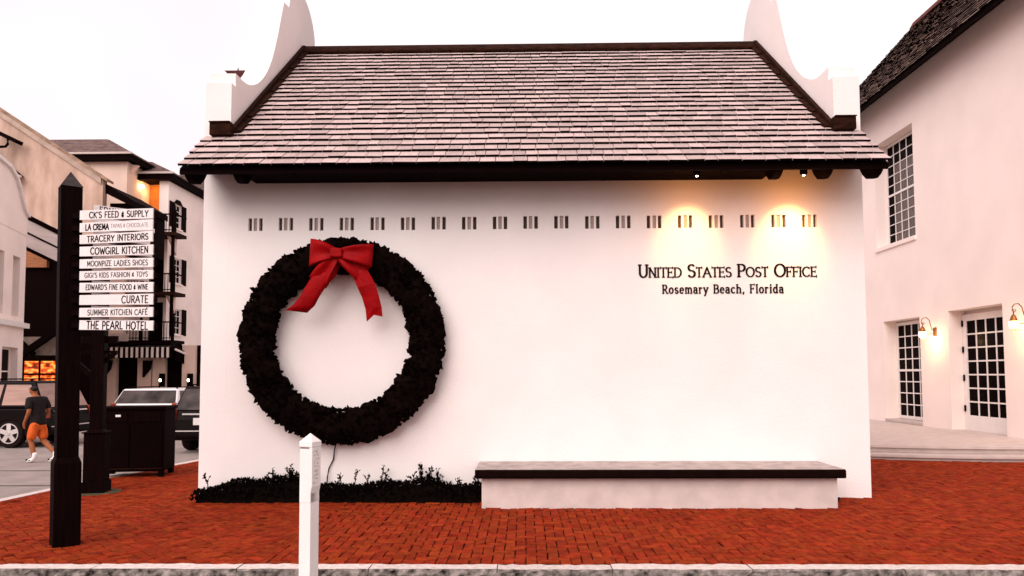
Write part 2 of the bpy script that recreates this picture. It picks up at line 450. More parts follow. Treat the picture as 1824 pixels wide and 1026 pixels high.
kerb = MB(); kerb.box(-40, 40, 6.375, 6.555, -.2, -.03)
kerb = kerb.build('kerb', kerb_face); props(kerb, kind='structure'); WM[kerb] = Matrix.Identity(4)
x = -12.0
while x < 13:
    L = rnd.uniform(.95, 1.35)
    k = MB(); n = 16
    yb = 6.372 + rnd.uniform(-.006, .006); yt = 6.558 + rnd.uniform(-.02, .004)
    top = rnd.uniform(-.002, .004)
    xs = [x + .004 + (L - .008) * i / n for i in range(n + 1)]
    rows = []
    for (yy, zz, amp) in ((yb, -.2, .012), (yb - .01, -.10, .014), (yb - .006, -.045, .012), (yb + .004, -.012, .006), (yb + .014, top, .004), (yt, top, .006), (yt, -.1, .0)):
        rows.append([(q, yy + rnd.gauss(0, amp), zz + rnd.gauss(0, amp * .35)) for q in xs])
    vs = [p for r in rows for p in r]
    for r in range(len(rows) - 1):
        fs = [(r*(n+1)+i, r*(n+1)+i+1, (r+1)*(n+1)+i+1, (r+1)*(n+1)+i) for i in range(n)]
        b0 = len(k.v)
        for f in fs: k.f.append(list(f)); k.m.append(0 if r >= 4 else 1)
    k.v += [Vector(p) for p in vs]
    for e in (0, n): k.f.append([r*(n+1)+e for r in range(len(rows))]); k.m.append(1)
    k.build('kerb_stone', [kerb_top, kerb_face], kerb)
    x += L
# pale flush kerb along the side street
side = MB(); pts = [(-6.90, 6.6), (-6.945, 9.78), (-6.785, 11.9), (-6.345, 14.4), (-6.055, 16.0)]
for a, b in zip(pts, pts[1:]):
    side.prism([(a[0] - .16, a[1]), (a[0], a[1]), (b[0], b[1]), (b[0] - .16, b[1])], 'z', -.15, .003)
props(side.build('side_kerb', kerb_top), kind='structure')

# ------------------------------------------------------------------ the post office
XL, XR, YF, TG = -4.44, 4.615, 10.05, .36
YR, ZR = 13.3, 7.60                       # ridge
YE, ZE = 9.25, 4.31                       # eave
SL = (ZR - ZE) / (YR - YE); LEN = math.hypot(ZR - ZE, YR - YE)
po = thing('post_office', 'white stucco hall with curved parapet gables and a steep shingle roof', 'building', (0.087, YF, 0))
ZT = ZE + (YF - YE) * SL - .10
holes = []; vents = []
for i in range(19):
    cx = -3.715 + i * (3.888 + 3.715) / 18; cz = 3.735 + rnd.uniform(-.004, .004)
    g3 = []
    for k in (-1, 0, 1):
        a = cx + k * .0745 - .0245; jj = rnd.uniform(-.003, .003)
        h = (a + jj - (XL + TG), a + jj + .049 - (XL + TG), cz + .1 - .088, cz + .1 + .088, .055 if k else .022)
        holes.append(h); g3.append(h)
    vents.append(g3)
w = MB()
wall_holes(w, (XL + TG, YF, -.1), (1, 0, 0), (0, -1, 0), XR - XL - 2 * TG, ZT + .1, holes, .1)
w.build('front_wall', stucco, po, recalc=False)
for g3 in vents:
    v = MB()
    for k, h in enumerate(g3):
        X0 = XL + TG
        d = YF + h[4] + .001
        v.box(X0 + h[0] - .003, X0 + h[1] + .003, d, d + .03, h[2] - .103, h[3] - .097, 1 if k == 1 else 0)
    v.build('vent', [vent_dark, vent_grey], po)
w = MB(); w.box(XL + TG, XR - TG, 16.3, 16.55, -.1, ZT)
w.build('back_wall', stucco, po)
gp = [(YF, -.1), (YF, 5.74), (10.19, 5.74), (10.19, 5.93), (10.45, 5.93)]
gp += [(10.60, 5.945), (10.74, 5.98), (10.90, 6.05), (11.06, 6.14), (11.22, 6.26), (11.37, 6.40), (11.52, 6.57), (11.66, 6.78), (11.79, 7.02), (11.91, 7.28), (12.02, 7.55), (12.12, 7.80), (12.20, 7.99)]
gp += [(12.24, 8.02), (12.48, 8.06)] + [(13.27 - .79 * math.cos(rad(a)), 8.02 + .66 * math.sin(rad(a))) for a in range(0, 181, 8)]
mir = [(2 * YR - y, z) for y, z in gp[::-1] if y < 12.47]
gp = gp + mir
for x0 in (XL, XR - TG):
    w = MB(); w.prism(gp, 'x', x0, x0 + TG)
    w.build('gable_parapet', stucco, po, bevel=.012)
# roof decks
def rp2(s, n=0.0):        # slope distance from the eave -> (y, z), n = height off the deck
    cy, sz = (YR - YE) / LEN, (ZR - ZE) / LEN
    return (YE + s * cy - n * sz, ZE + s * sz + n * cy)
d = MB()
a, b, c_, e = rp2(.02, -.02), rp2(LEN, -.02), rp2(LEN, -.09), rp2(.02, -.09)
m1, m2 = rp2((YF - YE) / ((YR - YE) / LEN) - .06, -.02), rp2((YF - YE) / ((YR - YE) / LEN) - .06, -.09)
d.prism([a, m1, m2, e], 'x', XL + .02, XR - .02)
d.prism([m1, b, c_, m2], 'x', XL + TG + .001, XR - TG - .001)
d.build('roof_deck', wood_dark, po)
d = MB()
mr = lambda p: (2 * YR - p[0], p[1])
d.prism([mr(b), mr(a), mr(e), mr(c_)], 'x', XL + TG + .001, XR - TG - .001)
d.build('rear_roof', roof_far, po)
d = MB()
q = rp2(.0, -.025)
d.box(XL + .01, XR - .01, q[0] + .03, q[0] + .07, q[1] - .05, q[1] + .005)
d.build('fascia', wood_dark, po)
EXPO = .2035; NR = int(LEN / EXPO)
shing = []
for r in range(NR):
    s0 = r * EXPO
    yy = rp2(s0)[0]
    full = yy < YF - .16
    x0, x1 = (XL + .015, XR - .005) if full else (XL + TG + .03, XR - TG - .03)
    x = x0 - rnd.uniform(0, .1)
    while x < x1 - .03:
        wd = rnd.choice((.13, .16, .18, .2, .22, .25, .3)) + rnd.uniform(-.015, .015)
        a, b = max(x, x0 + rnd.uniform(-.008, .008)), min(x + wd, x1 + rnd.uniform(-.008, .008))
        if b - a > .03: shing.append((r, s0 + rnd.gauss(0, .003), a + .0045, b - .0045, rnd.gauss(0, .002), rnd.uniform(.023, .031)))
        x += wd
cyy, szz = (YR - YE) / LEN, (ZR - ZE) / LEN
def shingle_geo(mb, s, a, b, tw, th):
    L = .40
    if s + L > LEN - .02: L = LEN - .02 - s
    if L < .05: return
    P = lambda x, t, n: (x, *rp2(t, n))
    n0 = .026
    vs = [P(a, s, n0), P(b, s, n0 + tw), P(b, s + L, -.012), P(a, s + L, -.012),
          P(a, s + .002, n0 + th), P(b, s + .002, n0 + th + tw), P(b, s + L, -.004), P(a, s + L, -.004)]
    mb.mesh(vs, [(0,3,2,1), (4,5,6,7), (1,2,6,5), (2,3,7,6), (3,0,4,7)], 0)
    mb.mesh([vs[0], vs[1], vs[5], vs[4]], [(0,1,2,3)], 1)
rest = MB()
for i, (r, s, a, b, tw, th) in enumerate(shing):
    mb = MB() if i < 290 else rest
    shingle_geo(mb, s, a, b, tw, th)
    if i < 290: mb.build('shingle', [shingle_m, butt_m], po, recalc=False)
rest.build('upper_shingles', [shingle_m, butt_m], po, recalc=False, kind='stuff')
# ridge cap, rake boards with their end blocks
r_ = MB()
r_.prism([(YR - .17, ZR - .04), (YR - .15, ZR + .0), (YR - .02, ZR + .13), (YR + .02, ZR + .13), (YR + .17, ZR - .02), (YR + .15, ZR - .07), (YR, ZR + .07), (YR - .15, ZR - .07)], 'x', XL + TG + .004, XR - TG - .004)
r_.build('ridge_cap', trim_brown, po, bevel=.006)
for sgn, xi in ((1, XL + TG), (-1, XR - TG)):
    s_a = (YF - YE) / cyy + .05
    lo0, lo1, hi1, hi0 = rp2(s_a, .03), rp2(LEN + .03, .03), rp2(LEN + .04, .135), rp2(s_a - .02, .12)
    r_ = MB()
    xa, xb = sorted((xi + sgn * .003, xi + sgn * .06))
    r_.prism([lo0, lo1, hi1, hi0], 'x', xa, xb)
    xa, xb = sorted((xi + sgn * .003, xi + sgn * .13))
    for k in range(7):           # lapped lead steps under the board
        s0 = s_a + k * (LEN - s_a) / 7
        r_.prism([rp2(s0, .028), rp2(s0 + (LEN - s_a) / 7 - .03, .028), rp2(s0 + (LEN - s_a) / 7 - .03, .062), rp2(s0, .078)], 'x', xa, xb)
    r_.build('rake_board', trim_brown, po, bevel=.005)
    r_ = MB()
    xa, xb = sorted((xi + sgn * .05, xi - sgn * .25))
    zc = rp2(s_a, .09)[1]
    r_.box(xa, xb, YF - .13, YF - .003, zc - .10, zc + .07)
    xa, xb = sorted((xi + sgn * .04, xi - sgn * .255))
    r_.box(xa, xb, YF - .15, YF - .003, zc + .0705, zc + .09)
    r_.build('rake_end_block', trim_brown, po, bevel=.01)
# rafter tails
NT = 15
sx0, sx1 = XL + .10 + (XR - XL - .2) / (NT - 1), XL + .10 + (XR - XL - .2) * (NT - 3) / (NT - 1)
y = 9.335                      # boards added to deepen the eave shade, between the outer rafters
while y < YF - .02:
    m = MB(); m.box(sx0, sx1, y, min(y + .112, YF - .003), 4.305, 4.327); m.build('eave_shade_board', wood_dark, po); y += .118
for i in range(NT):
    xc = XL + .10 + (XR - XL - .2) * i / (NT - 1)
    pl = [rp2(.05, -.092), rp2(1.0, -.092)]
    zf = pl[0][1]
    poly = [pl[0], (YF + .02, pl[1][1]), (YF + .02, 4.52), (9.92, 4.45), (9.80, 4.37), (9.72, 4.27), (9.62, 4.19), (9.50, 4.17), (9.41, 4.195), (9.35, 4.235)]
    if 2 <= i <= NT - 4: poly = [(y, z + .10 if z < 4.3 and y < 9.9 else z) for y, z in poly]
    t = MB(); t.prism(poly, 'x', xc - .052, xc + .052)
    t.build('rafter_tail', wood_dark, po, bevel=.008)

# lettering on the wall
ws = thing('wall_lettering', 'two lines of dark raised serif letters fixed to the white wall under two lamps', 'sign', (2.75, YF, 2.7))
def serif_line(parts, x0, x1, zb, cap, wx=1.0, thick=.17):
    # parts: (char, scale) ; the spacing is fitted to the measured width
    raw = sum(G[ch][0] * sc * cap * wx for ch, sc in parts)
    gap = (x1 - x0 - raw) / (len(parts) - 1)
    x = x0
    for ch, sc in parts:
        if ch != ' ':
            mb = MB()
            glyph(mb, ch, 0, cap * sc, thick, .085, lambda u, v, d_, x=x: (x + u * wx, YF - d_, zb + v), serif=.15, dep=.010)
            mb.build('letter', brass_letter, ws, recalc=False)
        x += G[ch][0] * sc * cap * wx + gap
caps = lambda t: [(c.upper(), 1.0 if c.isupper() or c == ' ' else .76) for c in t]
serif_line(caps('United States Post Office'), 1.557, 3.96, 2.972, .168)
serif_line([(c, 1.0) for c in 'Rosemary Beach, Florida'], 1.876, 3.506, 2.750, .114, .88, .19)

# eave spot lamps
def eave_lamp(x, label, watt):
    t = thing('spot_lamp', label, 'lamp', (x, 9.46, 4.20), 0, 'spot lamps under the eave')
    m = MB(); m.lathe([(.012, .06), (.012, .17)], (x, 9.46, 4.23), 8); m.build('stem', black_matte, t)
    m = MB(); m.lathe([(.03, .0), (.045, .01), (.05, .08), (.03, .10)], (x, 9.46, 4.21), 14); m.build('shade', black_matte, t, smooth=False)
    m = MB(); m.lathe([(.0, -.008), (.012, -.006), (.016, 0), (.012, .004)], (x, 9.46, 4.203), 12); m.build('bulb', bulb_w, t)
    L = bpy.data.lights.new('spot_light', 'SPOT'); L.energy = watt * 1.25; L.color = (1.0, .58, .20); L.spot_size = rad(74); L.spot_blend = 1.0; L.shadow_soft_size = .035
    o = bpy.data.objects.new('spot_light', L); COL.objects.link(o); o.parent = t
    o.location = (0, -.02, -.14)
    dv = Vector((x, YF, 3.50)) - Vector((x, 9.44, 4.06))
    o.rotation_euler = dv.to_track_quat('-Z', 'Y').to_euler()
    L = bpy.data.lights.new('bulb_spill', 'POINT'); L.energy = watt * .13; L.color = (1.0, .36, .05); L.shadow_soft_size = .05
    o = bpy.data.objects.new('bulb_spill', L); COL.objects.link(o); o.parent = t; o.location = (0, .10, -.36)
eave_lamp(2.23, 'small lit spot lamp under the eave, above the word States, left one', 24)
eave_lamp(3.60, 'small lit spot lamp under the eave, above the word Office, right one', 34)

# ------------------------------------------------------------------ wreath, bow, cord
WC = Vector((-2.465, 9.90, 2.115)); RM, RT = 1.15, .218
wr = thing('wreath', 'huge dark evergreen wreath with a red bow hung on the white wall', 'wreath', (WC.x, YF, WC.z))
m = MB()
nU, nV = 120, 14
vs = []; 
for i in range(nU):
    a = 2 * math.pi * i / nU
    for j in range(nV):
        b = 2 * math.pi * j / nV
        r = RT * (1 + .12 * math.sin(9 * a + 2 * b) + .10 * math.sin(23 * a - b) + rnd.uniform(-.09, .09))
        rr = RM + r * 1.03 * math.cos(b)
        vs.append((WC.x + rr * math.cos(a), min(WC.y + r * .62 * math.sin(b), YF - .003), WC.z + rr * math.sin(a)))
fs = [(i*nV+j, ((i+1) % nU)*nV+j, ((i+1) % nU)*nV+(j+1) % nV, i*nV+(j+1) % nV) for i in range(nU) for j in range(nV)]
m.mesh(vs, fs); m.build('wreath_core', foliage_m, wr)
m = MB()
for k in range(2300):
    a = rnd.uniform(0, 2 * math.pi); b = rnd.uniform(-math.pi, math.pi)
    if math.sin(b) > .55: continue
    r = RT * .95
    base = Vector((WC.x + (RM + r * math.cos(b)) * math.cos(a), WC.y + r * .62 * math.sin(b), WC.z + (RM + r * math.cos(b)) * math.sin(a)))
    nrm = Vector((math.cos(b) * math.cos(a), math.sin(b) * .9, math.cos(b) * math.sin(a)))
    tan = Vector((-math.sin(a), 0, math.cos(a)))
    dr = (nrm + tan * rnd.uniform(-.9, .9) + Vector((rnd.gauss(0, .25), rnd.gauss(0, .2) - .1, rnd.gauss(0, .25)))).normalized()
    ln = rnd.uniform(.035, .07) * (1.35 if rnd.random() < .08 else 1)
    for q in range(7):          # a sprig: short needles along a stub
        t = q / 6.0
        p0 = base + dr * (ln * t * .8 - .02)
        s_ = (nrm.cross(dr) + Vector((rnd.gauss(0, .6), rnd.gauss(0, .6), rnd.gauss(0, .6)))).normalized() * (1 if q % 2 else -1)
        tip = p0 + (dr * .9 + s_ * .9).normalized() * rnd.uniform(.022, .040)
        if tip.y > YF - .004: continue
        sd = dr.cross(s_).normalized() * .006 + s_.cross(Vector((0, 1, 0))) * .008
        md = p0.lerp(tip, .45); m.face([p0, md + sd * 1.3, tip, md - sd * 1.3])
    sd = dr.cross(Vector((0, 1, 0))).normalized() * rnd.uniform(.02, .036)
    if (base + dr * ln).y < YF - .004:
        m.face([base - sd * .6, base + dr * ln * .5 - sd, base + dr * ln, base + dr * ln * .5 + sd, base + sd * .6])
m.build('fir_sprigs', foliage_m, wr, recalc=False, kind='stuff')
bow = MB()
B0 = lambda u, v, d_=9.585: at(u, v, d_ + .10)
kn = B0(602, 452)
def ribbon_loop(p, q, w0, w1, depth, sag, name, twist=0.0):
    """a flattened open loop of ribbon from the knot p out to q"""
    m = MB(); n = 9
    dirv = (q - p); L = dirv.length; t = dirv.normalized(); side = t.cross(Vector((0, 1, 0))).normalized()
    rows = []
    path = []
    for i in range(n + 1):                      # out on the front face
        f = i / n; path.append((f, -depth * math.sin(math.pi * min(f, .98)) ** .7 - .01))
    for i in range(n, -1, -1):                  # back behind
        f = i / n; path.append((f * .985, depth * .75 * math.sin(math.pi * min(f, .98)) ** .7 + .012))
    for k, (f, dy) in enumerate(path):
        c = p + t * (L * f) + Vector((0, dy, sag * math.sin(math.pi * f)))
        hw = w0 + (w1 - w0) * (f ** .75)
        fold = .0
        rows.append([c + side * (hw * s_) + Vector((0, -.03 * (1 - s_ * s_) * (1 - f) + .03 * math.sin(s_ * 3.2 + 1.0) * math.sin(math.pi * min(f, 1)) + twist * s_ * f, 0)) for s_ in (-1, -.75, -.5, -.25, 0, .25, .5, .75, 1)])
    nv = 9; m.mesh([p_ for r_0 in rows for p_ in r_0], [(i*nv+j, i*nv+j+1, (i+1)*nv+j+1, (i+1)*nv+j) for i in range(len(rows)-1) for j in range(nv-1)])
    for i in range(0):
        for j in range(0): m.face([rows[i][j], rows[i][j+1], rows[i+1][j+1], rows[i+1][j]])
    return m
knot = MB(); knot.prism([(kn.x - .085, kn.z + .058), (kn.x - .02, kn.z + .066), (kn.x + .085, kn.z + .054), (kn.x + .078, kn.z), (kn.x + .085, kn.z - .060), (kn.x + .01, kn.z - .066), (kn.x - .085, kn.z - .058), (kn.x - .078, kn.z)], 'y', kn.y - .12, kn.y)
knot_o = knot.build('bow_knot', ribbon, wr, bevel=.022, seg=3)
for mm in (ribbon_loop(kn, B0(553, 450), .05, .185, .075, .01, ''), ribbon_loop(kn, B0(664, 456), .05, .155, .075, .0, ''),
           ribbon_loop(kn, B0(566, 503, 9.60), .05, .135, .05, .0, ''), ribbon_loop(kn, B0(650, 488, 9.60), .05, .135, .055, .0, '')):
    o = mm.build('bow_loop', ribbon, wr, smooth=True, recalc=False)
    so = o.modifiers.new('thickness', 'SOLIDIFY'); so.thickness = .004
def tail(pts, name):
    m = MB(); rows = []
    for i, (u0, v0, u1, v1, y) in enumerate(pts):
        a, b = B0(u0, v0, y), B0(u1, v1, y)
        rows.append([a.lerp(b, t) + Vector((0, -.02 * math.sin(math.pi * t) + .006 * math.sin(i * 2.1 + t * 4), 0)) for t in (0, .25, .5, .75, 1)])
    m.mesh([p_ for r_0 in rows for p_ in r_0], [(i*5+j, i*5+j+1, (i+1)*5+j+1, (i+1)*5+j) for i in range(len(rows)-1) for j in range(4)])
    return m, rows
m, rows = tail([(592, 458, 606, 470, 9.60), (566, 478, 598, 492, 9.575), (551, 500, 582, 508, 9.56), (536, 526, 570, 527, 9.575), (522, 543, 561, 544, 9.60), (509, 553, 547, 557, 9.62)], 't')
o = m.build('bow_tail', ribbon, wr, smooth=True, recalc=False); so = o.modifiers.new('thickness', 'SOLIDIFY'); so.thickness = .004
m, rows = tail([(600, 466, 614, 460, 9.60), (628, 492, 655, 482, 9.575), (637, 512, 668, 505, 9.57), (645, 530, 675, 527, 9.59), (651, 550, 680, 548, 9.61)], 't')
e0, e1 = rows[-1][0], rows[-1][-1]
pa, pb, pc = B0(653.5, 573, 9.62), B0(666, 561, 9.612), B0(681.5, 564, 9.62)
m.face([rows[-1][0], rows[-1][1], rows[-1][2], pb, pa]); m.face([rows[-1][2], rows[-1][3], rows[-1][4], pc, pb])
o = m.build('bow_tail', ribbon, wr, smooth=False, recalc=False); so = o.modifiers.new('thickness', 'SOLIDIFY'); so.thickness = .004

m = MB(); pts = [at(600, 785, 9.93), at(596, 800, 10.01), at(594, 818, 10.03), at(586, 834, 10.03), at(583, 850, 10.0), at(582, 870, 9.9)]
m.tube(pts, .009, 6)
props(m.build('power_cord', black_matte, smooth=True), 'thin black cord hanging from the bottom of the wreath down the wall', 'cord')

# ------------------------------------------------------------------ bench, hedge, small plant
bn = thing('stone_bench', 'long low stone bench with a dark overhanging slab against the white wall', 'bench', (1.65, 9.65, 0))
m = MB(); m.box(-.545, 3.84, 9.255, YF - .004, -.02, .372); m.build('bench_base', concrete, bn, bevel=.012)
m = MB()
m.prism([(9.142, .395), (9.157, .376), (YF - .006, .376), (YF - .006, .487), (9.165, .487), (9.142, .468)], 'x', -.622, 3.905, 0)
slab = m.build('seat_slab', [slab_m, slab_edge], bn, bevel=.01, seg=2)
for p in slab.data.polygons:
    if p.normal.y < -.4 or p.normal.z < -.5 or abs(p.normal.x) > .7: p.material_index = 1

def leaves(mb, n, fn, size, twig=None):
    for i in range(n):
        c, out = fn()
        s = size * rnd.uniform(.6, 1.3)
        d1 = (Vector(out) + Vector((rnd.gauss(0, .6), rnd.gauss(0, .6), rnd.gauss(0, .6)))).normalized()
        d2 = d1.cross(Vector((rnd.gauss(0, 1), rnd.gauss(0, 1), rnd.gauss(0, 1)))).normalized()
        c = Vector(c)
        mb.face([c, c + d1 * s * .5 + d2 * s * .28, c + d1 * s, c + d1 * s * .5 - d2 * s * .28])
hd = thing('low_hedge', 'low ragged dark hedge along the foot of the wall, left of the bench', 'hedge', (-2.5, 9.85, 0))
def hz(x):
    return .205 + .03 * math.sin(x * 3.1) + .022 * math.sin(x * 9.7 + 1) + .05 * math.exp(-((x + 3.3) / .35) ** 2) + .07 * math.exp(-((x + 3.02) / .2) ** 2) + .04 * math.exp(-((x + 1.35) / .15) ** 2) - .10 * max(0, (-3.95 - x)) / .6
m = MB(); n = 70
vs = []
for i in range(n + 1):
    x = -4.30 + (3.73) * i / n; h = max(.05, hz(x) * .8)
    for (yy, zz) in ((9.66, -.01), (9.68, h * .5), (9.76, h * .92), (9.9, h), (10.03, h * .85), (10.04, -.01)):
        vs.append((x, yy + rnd.uniform(-.012, .012) if yy < 10 else yy, zz + (rnd.uniform(-.02, .02) if zz > 0 else 0)))
m.mesh(vs, [(i*6+j, (i+1)*6+j, (i+1)*6+j+1, i*6+j+1) for i in range(n) for j in range(5)])
m.build('hedge_core', leaf_m, hd)
m = MB()
def hf():
    x = rnd.uniform(-4.36, -.56); h = max(.05, hz(x)); yy = rnd.uniform(9.6, 10.02); zz = h * rnd.uniform(.15, 1.0) if yy < 9.72 else h * rnd.uniform(.75, 1.02)
    return (x, yy, zz), (0, -.35, .6)
leaves(m, 5200, hf, .05)
m.build('hedge_leaves', leaf_m, hd, recalc=False, kind='stuff')
m = MB(); tw = MB()
for (x, h, k) in ((-4.2, .36, 6), (-3.42, .38, 9), (-3.3, .43, 12), (-3.12, .40, 12), (-3.02, .47, 12), (-2.86, .40, 10), (-2.7, .3, 8), (-2.45, .34, 5), (-2.27, .42, 4), (-2.08, .32, 6), (-1.96, .46, 7), (-1.86, .36, 6),
                  (-1.5, .36, 8), (-1.38, .47, 22), (-1.3, .43, 18), (-1.18, .41, 9), (-1.08, .33, 8), (-.85, .30, 9), (-3.75, .28, 8), (-.62, .26, 8), (-3.9, .24, 8)):
    x += rnd.uniform(-.03, .03); y = rnd.uniform(9.75, 9.95)
    top = Vector((x + rnd.uniform(-.07, .07), y, h)); base = Vector((x, y, .1))
    tw.tube([base, base.lerp(top, .5) + Vector((rnd.uniform(-.02, .02), 0, 0)), top], [.008, .006, .002], 5)
    for q in range(2):
        f = rnd.uniform(.5, .8); p0 = base.lerp(top, f); p1 = p0 + Vector((rnd.uniform(-.1, .1), rnd.uniform(-.05, .05), rnd.uniform(.04, .1)))
        tw.tube([p0, p1], [.005, .002], 4)
        leaves(m, k, lambda: (p0.lerp(p1, rnd.random()), (0, -.2, .5)), .038)
    leaves(m, k * 2, lambda: (base.lerp(top, rnd.uniform(.4, 1.0)), (0, -.2, .4)), .042)
tw.build('twigs', leaf_m, hd, kind='stuff'); m.build('sprig_leaves', leaf_m, hd, recalc=False, kind='stuff')
pl = thing('small_plant', 'small dark plant tucked behind the right end of the bench', 'plant', (3.95, 9.82, 0))
m = MB(); leaves(m, 160, lambda: ((rnd.gauss(3.95, .035), rnd.gauss(9.80, .06), abs(rnd.gauss(.06, .06))), (0, -.2, .5)), .045)
m.build('leaves', leaf_m, pl, recalc=False, kind='stuff')
m = MB()
for k in range(5): m.tube([(3.94 + k * .008, 9.82, 0), (3.92 + k * .016, 9.80, .14)], [.006, .003], 5)
m.build('stems', leaf_m, pl)

# ------------------------------------------------------------------ white bollard post in front
pc = at(552, 800, 4.6); 
bp = thing('white_post', 'slim white square bollard post with pointed cap standing before the kerb', 'post', (pc.x, 4.6, -.13), rad(-22))
m = MB(); h = .042
m.box(-h, h, -h, h, 0, 1.08)
up = h + .006
m.prism([(-h, 1.0), (-h, 1.34), (up + .003, 1.34), (up + .003, 1.10), (h, 1.06), (h, 1.0)], 'y', -h - .0015, h + .0015)
m.build('shaft', white_paint, bp, local=True, bevel=.003)
m = MB(); u2 = h + .004
m.mesh([(-u2, -u2, 1.341), (up + .004, -u2, 1.341), (up + .004, u2, 1.341), (-u2, u2, 1.341), (-u2, -u2, 1.372), (up + .004, -u2, 1.372), (up + .004, u2, 1.372), (-u2, u2, 1.372), (.003, 0, 1.424)],
       [(0,3,2,1), (0,1,5,4), (1,2,6,5), (2,3,7,6), (3,0,4,7), (4,5,8), (5,6,8), (6,7,8), (7,4,8)])
m.build('cap', white_paint, bp, local=True, bevel=.002)
m = MB()
m.box(-h + .004, h - .012, -h - .0035, -h - .0012, 1.331, 1.339)
for k in range(9):
    z = 1.315 - k * .024
    for q in range(3):
        y0 = -.022 + q * .016 + rnd.uniform(-.003, .003); a = rnd.uniform(-.008, .008)
        m.bar((up + .0035, y0, z + a), (up + .0035, y0 + rnd.uniform(-.004, .014), z + rnd.uniform(-.012, .012)), .0022, .003)
m.build('worn_lettering', ink_soft, bp, local=True)

# ------------------------------------------------------------------ signpost with boards
sc_ = at(118, 970, 7.3)
SX, SY = -4.535, 7.30
sp = thing('signpost', 'thick black square signpost carrying ten white name boards, nearest on the left', 'signpost', (SX, SY, 0), rad(40))
LEAN = Matrix.Translation((SX, SY, 0)) @ Matrix.Rotation(rad(-0.8), 4, 'Y') @ Matrix.Rotation(rad(40), 4, 'Z')
sp.rotation_euler = LEAN.to_euler(); WM[sp] = LEAN
m = MB(); b, s = .118, .095
m.box(-b, b, -b, b, -.01, .80)
m.mesh([(-b,-b,.80),(b,-b,.80),(b,b,.80),(-b,b,.80),(-s,-s,.86),(s,-s,.86),(s,s,.86),(-s,s,.86)], [(0,1,5,4),(1,2,6,5),(2,3,7,6),(3,0,4,7)])
m.box(-s, s, -s, s, .8605, 3.55)
m.build('shaft', black_paint, sp, local=True, bevel=.006)
m = MB()
m.mesh([(-s-.004,-s-.004,3.551),(s+.004,-s-.004,3.551),(s+.004,s+.004,3.551),(-s-.004,s+.004,3.551),(0,0,3.72)], [(0,3,2,1),(0,1,4),(1,2,4),(2,3,4),(3,0,4)])
m.build('point', mat('grey weathered top', (.035,.024,.022), .7, .5, 18), sp, local=True)
texts = [[("CK'S FEED & SUPPLY", 120, 548, .62, 1.0, 0)], [('LA CREMA', 92, 262, .60, 1.35, 0), ('TAPAS & CHOCOLATE', 278, 548, .40, .6, 1)], [('TRACERY INTERIORS', 105, 550, .64, 1.0, 0)],
         [('COWGIRL KITCHEN', 130, 548, .68, 1.0, 0)], [('MOONPIZE LADIES SHOES', 105, 545, .56, .85, 0)], [("GIGI'S KIDS FASHION & TOYS", 88, 545, .52, .8, 0)],
         [("EDWARD'S FINE FOOD & WINE", 95, 547, .52, 1.0, 0)], [('CURATE', 358, 548, .72, .9, 0)], [('SUMMER KITCHEN CAFÉ', 110, 545, .58, .85, 0)], [('THE PEARL HOTEL', 103, 545, .78, 1.0, 0)]]
zl = [(103,172,85,160), (195,262,165,245), (282,348,252,328), (368,438,350,425), (460,527,447,515), (547,613,535,602), (632,702,625,698), (722,793,710,790), (815,883,808,880), (905,975,908,980)]
def board_T(p00, ux, uz, nrm):
    return lambda u, v, d_: p00 + ux * u + uz * v + nrm * d_
for i, (a, b_, c2, d2) in enumerate(zl):
    px = lambda z: 130 + z / 4.106
    py = lambda z: 350 + z / 4.106
    jx = rnd.uniform(-.4, .4)
    y0, y1 = 7.19, 7.13
    TL, BL_, BR = at(px(48 - i * .5), py(a), y0), at(px(48 - i * .5), py(b_), y0), at(px(583 + jx * 4), py(d2), y1)
    TR = at(px(583 + jx * 4), py(c2), y1)
    ux = (BR - BL_).normalized(); uz0 = (TL - BL_); hgt = uz0.length
    nrm = ux.cross(Vector((0, 0, 1))).normalized()
    uz = nrm.cross(ux).normalized() * -1
    if uz.z < 0: uz = -uz
    Lb = (BR - BL_).length
    m = MB(); cor = []
    hl, hr = hgt, (TR - BR).length
    for dd in (0, -.018):
        cor += [BL_ + nrm * dd, BR + nrm * dd, BR + uz * hr + nrm * dd, BL_ + uz * hl + nrm * dd]
    m.mesh(cor, [(0,1,2,3), (7,6,5,4), (4,5,1,0), (5,6,2,1), (6,7,3,2), (7,4,0,3)])
    brd = m.build('sign_board', board_paint, sp, bevel=.002)
    m = MB(); q = BL_ - nrm * .012 - ux * .10   # batten that holds the board to the post
    m.bar(q + uz * (hl * .5) - nrm * .02, q + uz * (hl * .5) - nrm * .02 + ux * (Lb + .12), .03, hl * .55, up=(0, 0, 1))
    m.build('board_arm', black_paint, brd, root=sp)
    lm, ls = MB(), MB()
    for (t, zx0, zx1, hh, bold, soft) in texts[i]:
        u0, u1 = (zx0 - 48) / 535 * Lb, (zx1 - 48) / 535 * Lb
        cap = hl * hh
        raw = sum(G[ch][0] for ch in t); gp_ = .17
        sx = (u1 - u0) / (raw + gp_ * (len(t) - 1))
        x = u0; zb = hl * (.5 - hh * .5) + (.03 * hl if hh < .55 else 0)
        for ch in t:
            jit = rnd.uniform(-.03, .03) * cap
            T0 = board_T(BL_, ux, uz, nrm)
            T = lambda u, v, d_, x=x, zb=zb, jit=jit: T0(x + u * sx, zb + jit + v * cap + (x / Lb) * (hr - hl) * .5, d_)
            glyph(ls if soft else lm, ch, 0, 1.0, .19 * bold, .16 * bold, T, dep=.0012)
            x += (G[ch][0] + gp_) * sx
    lm.build('painted_lettering', ink, brd, root=sp, recalc=False)
    if ls.v: ls.build('faded_lettering', ink_soft, brd, root=sp, recalc=False)
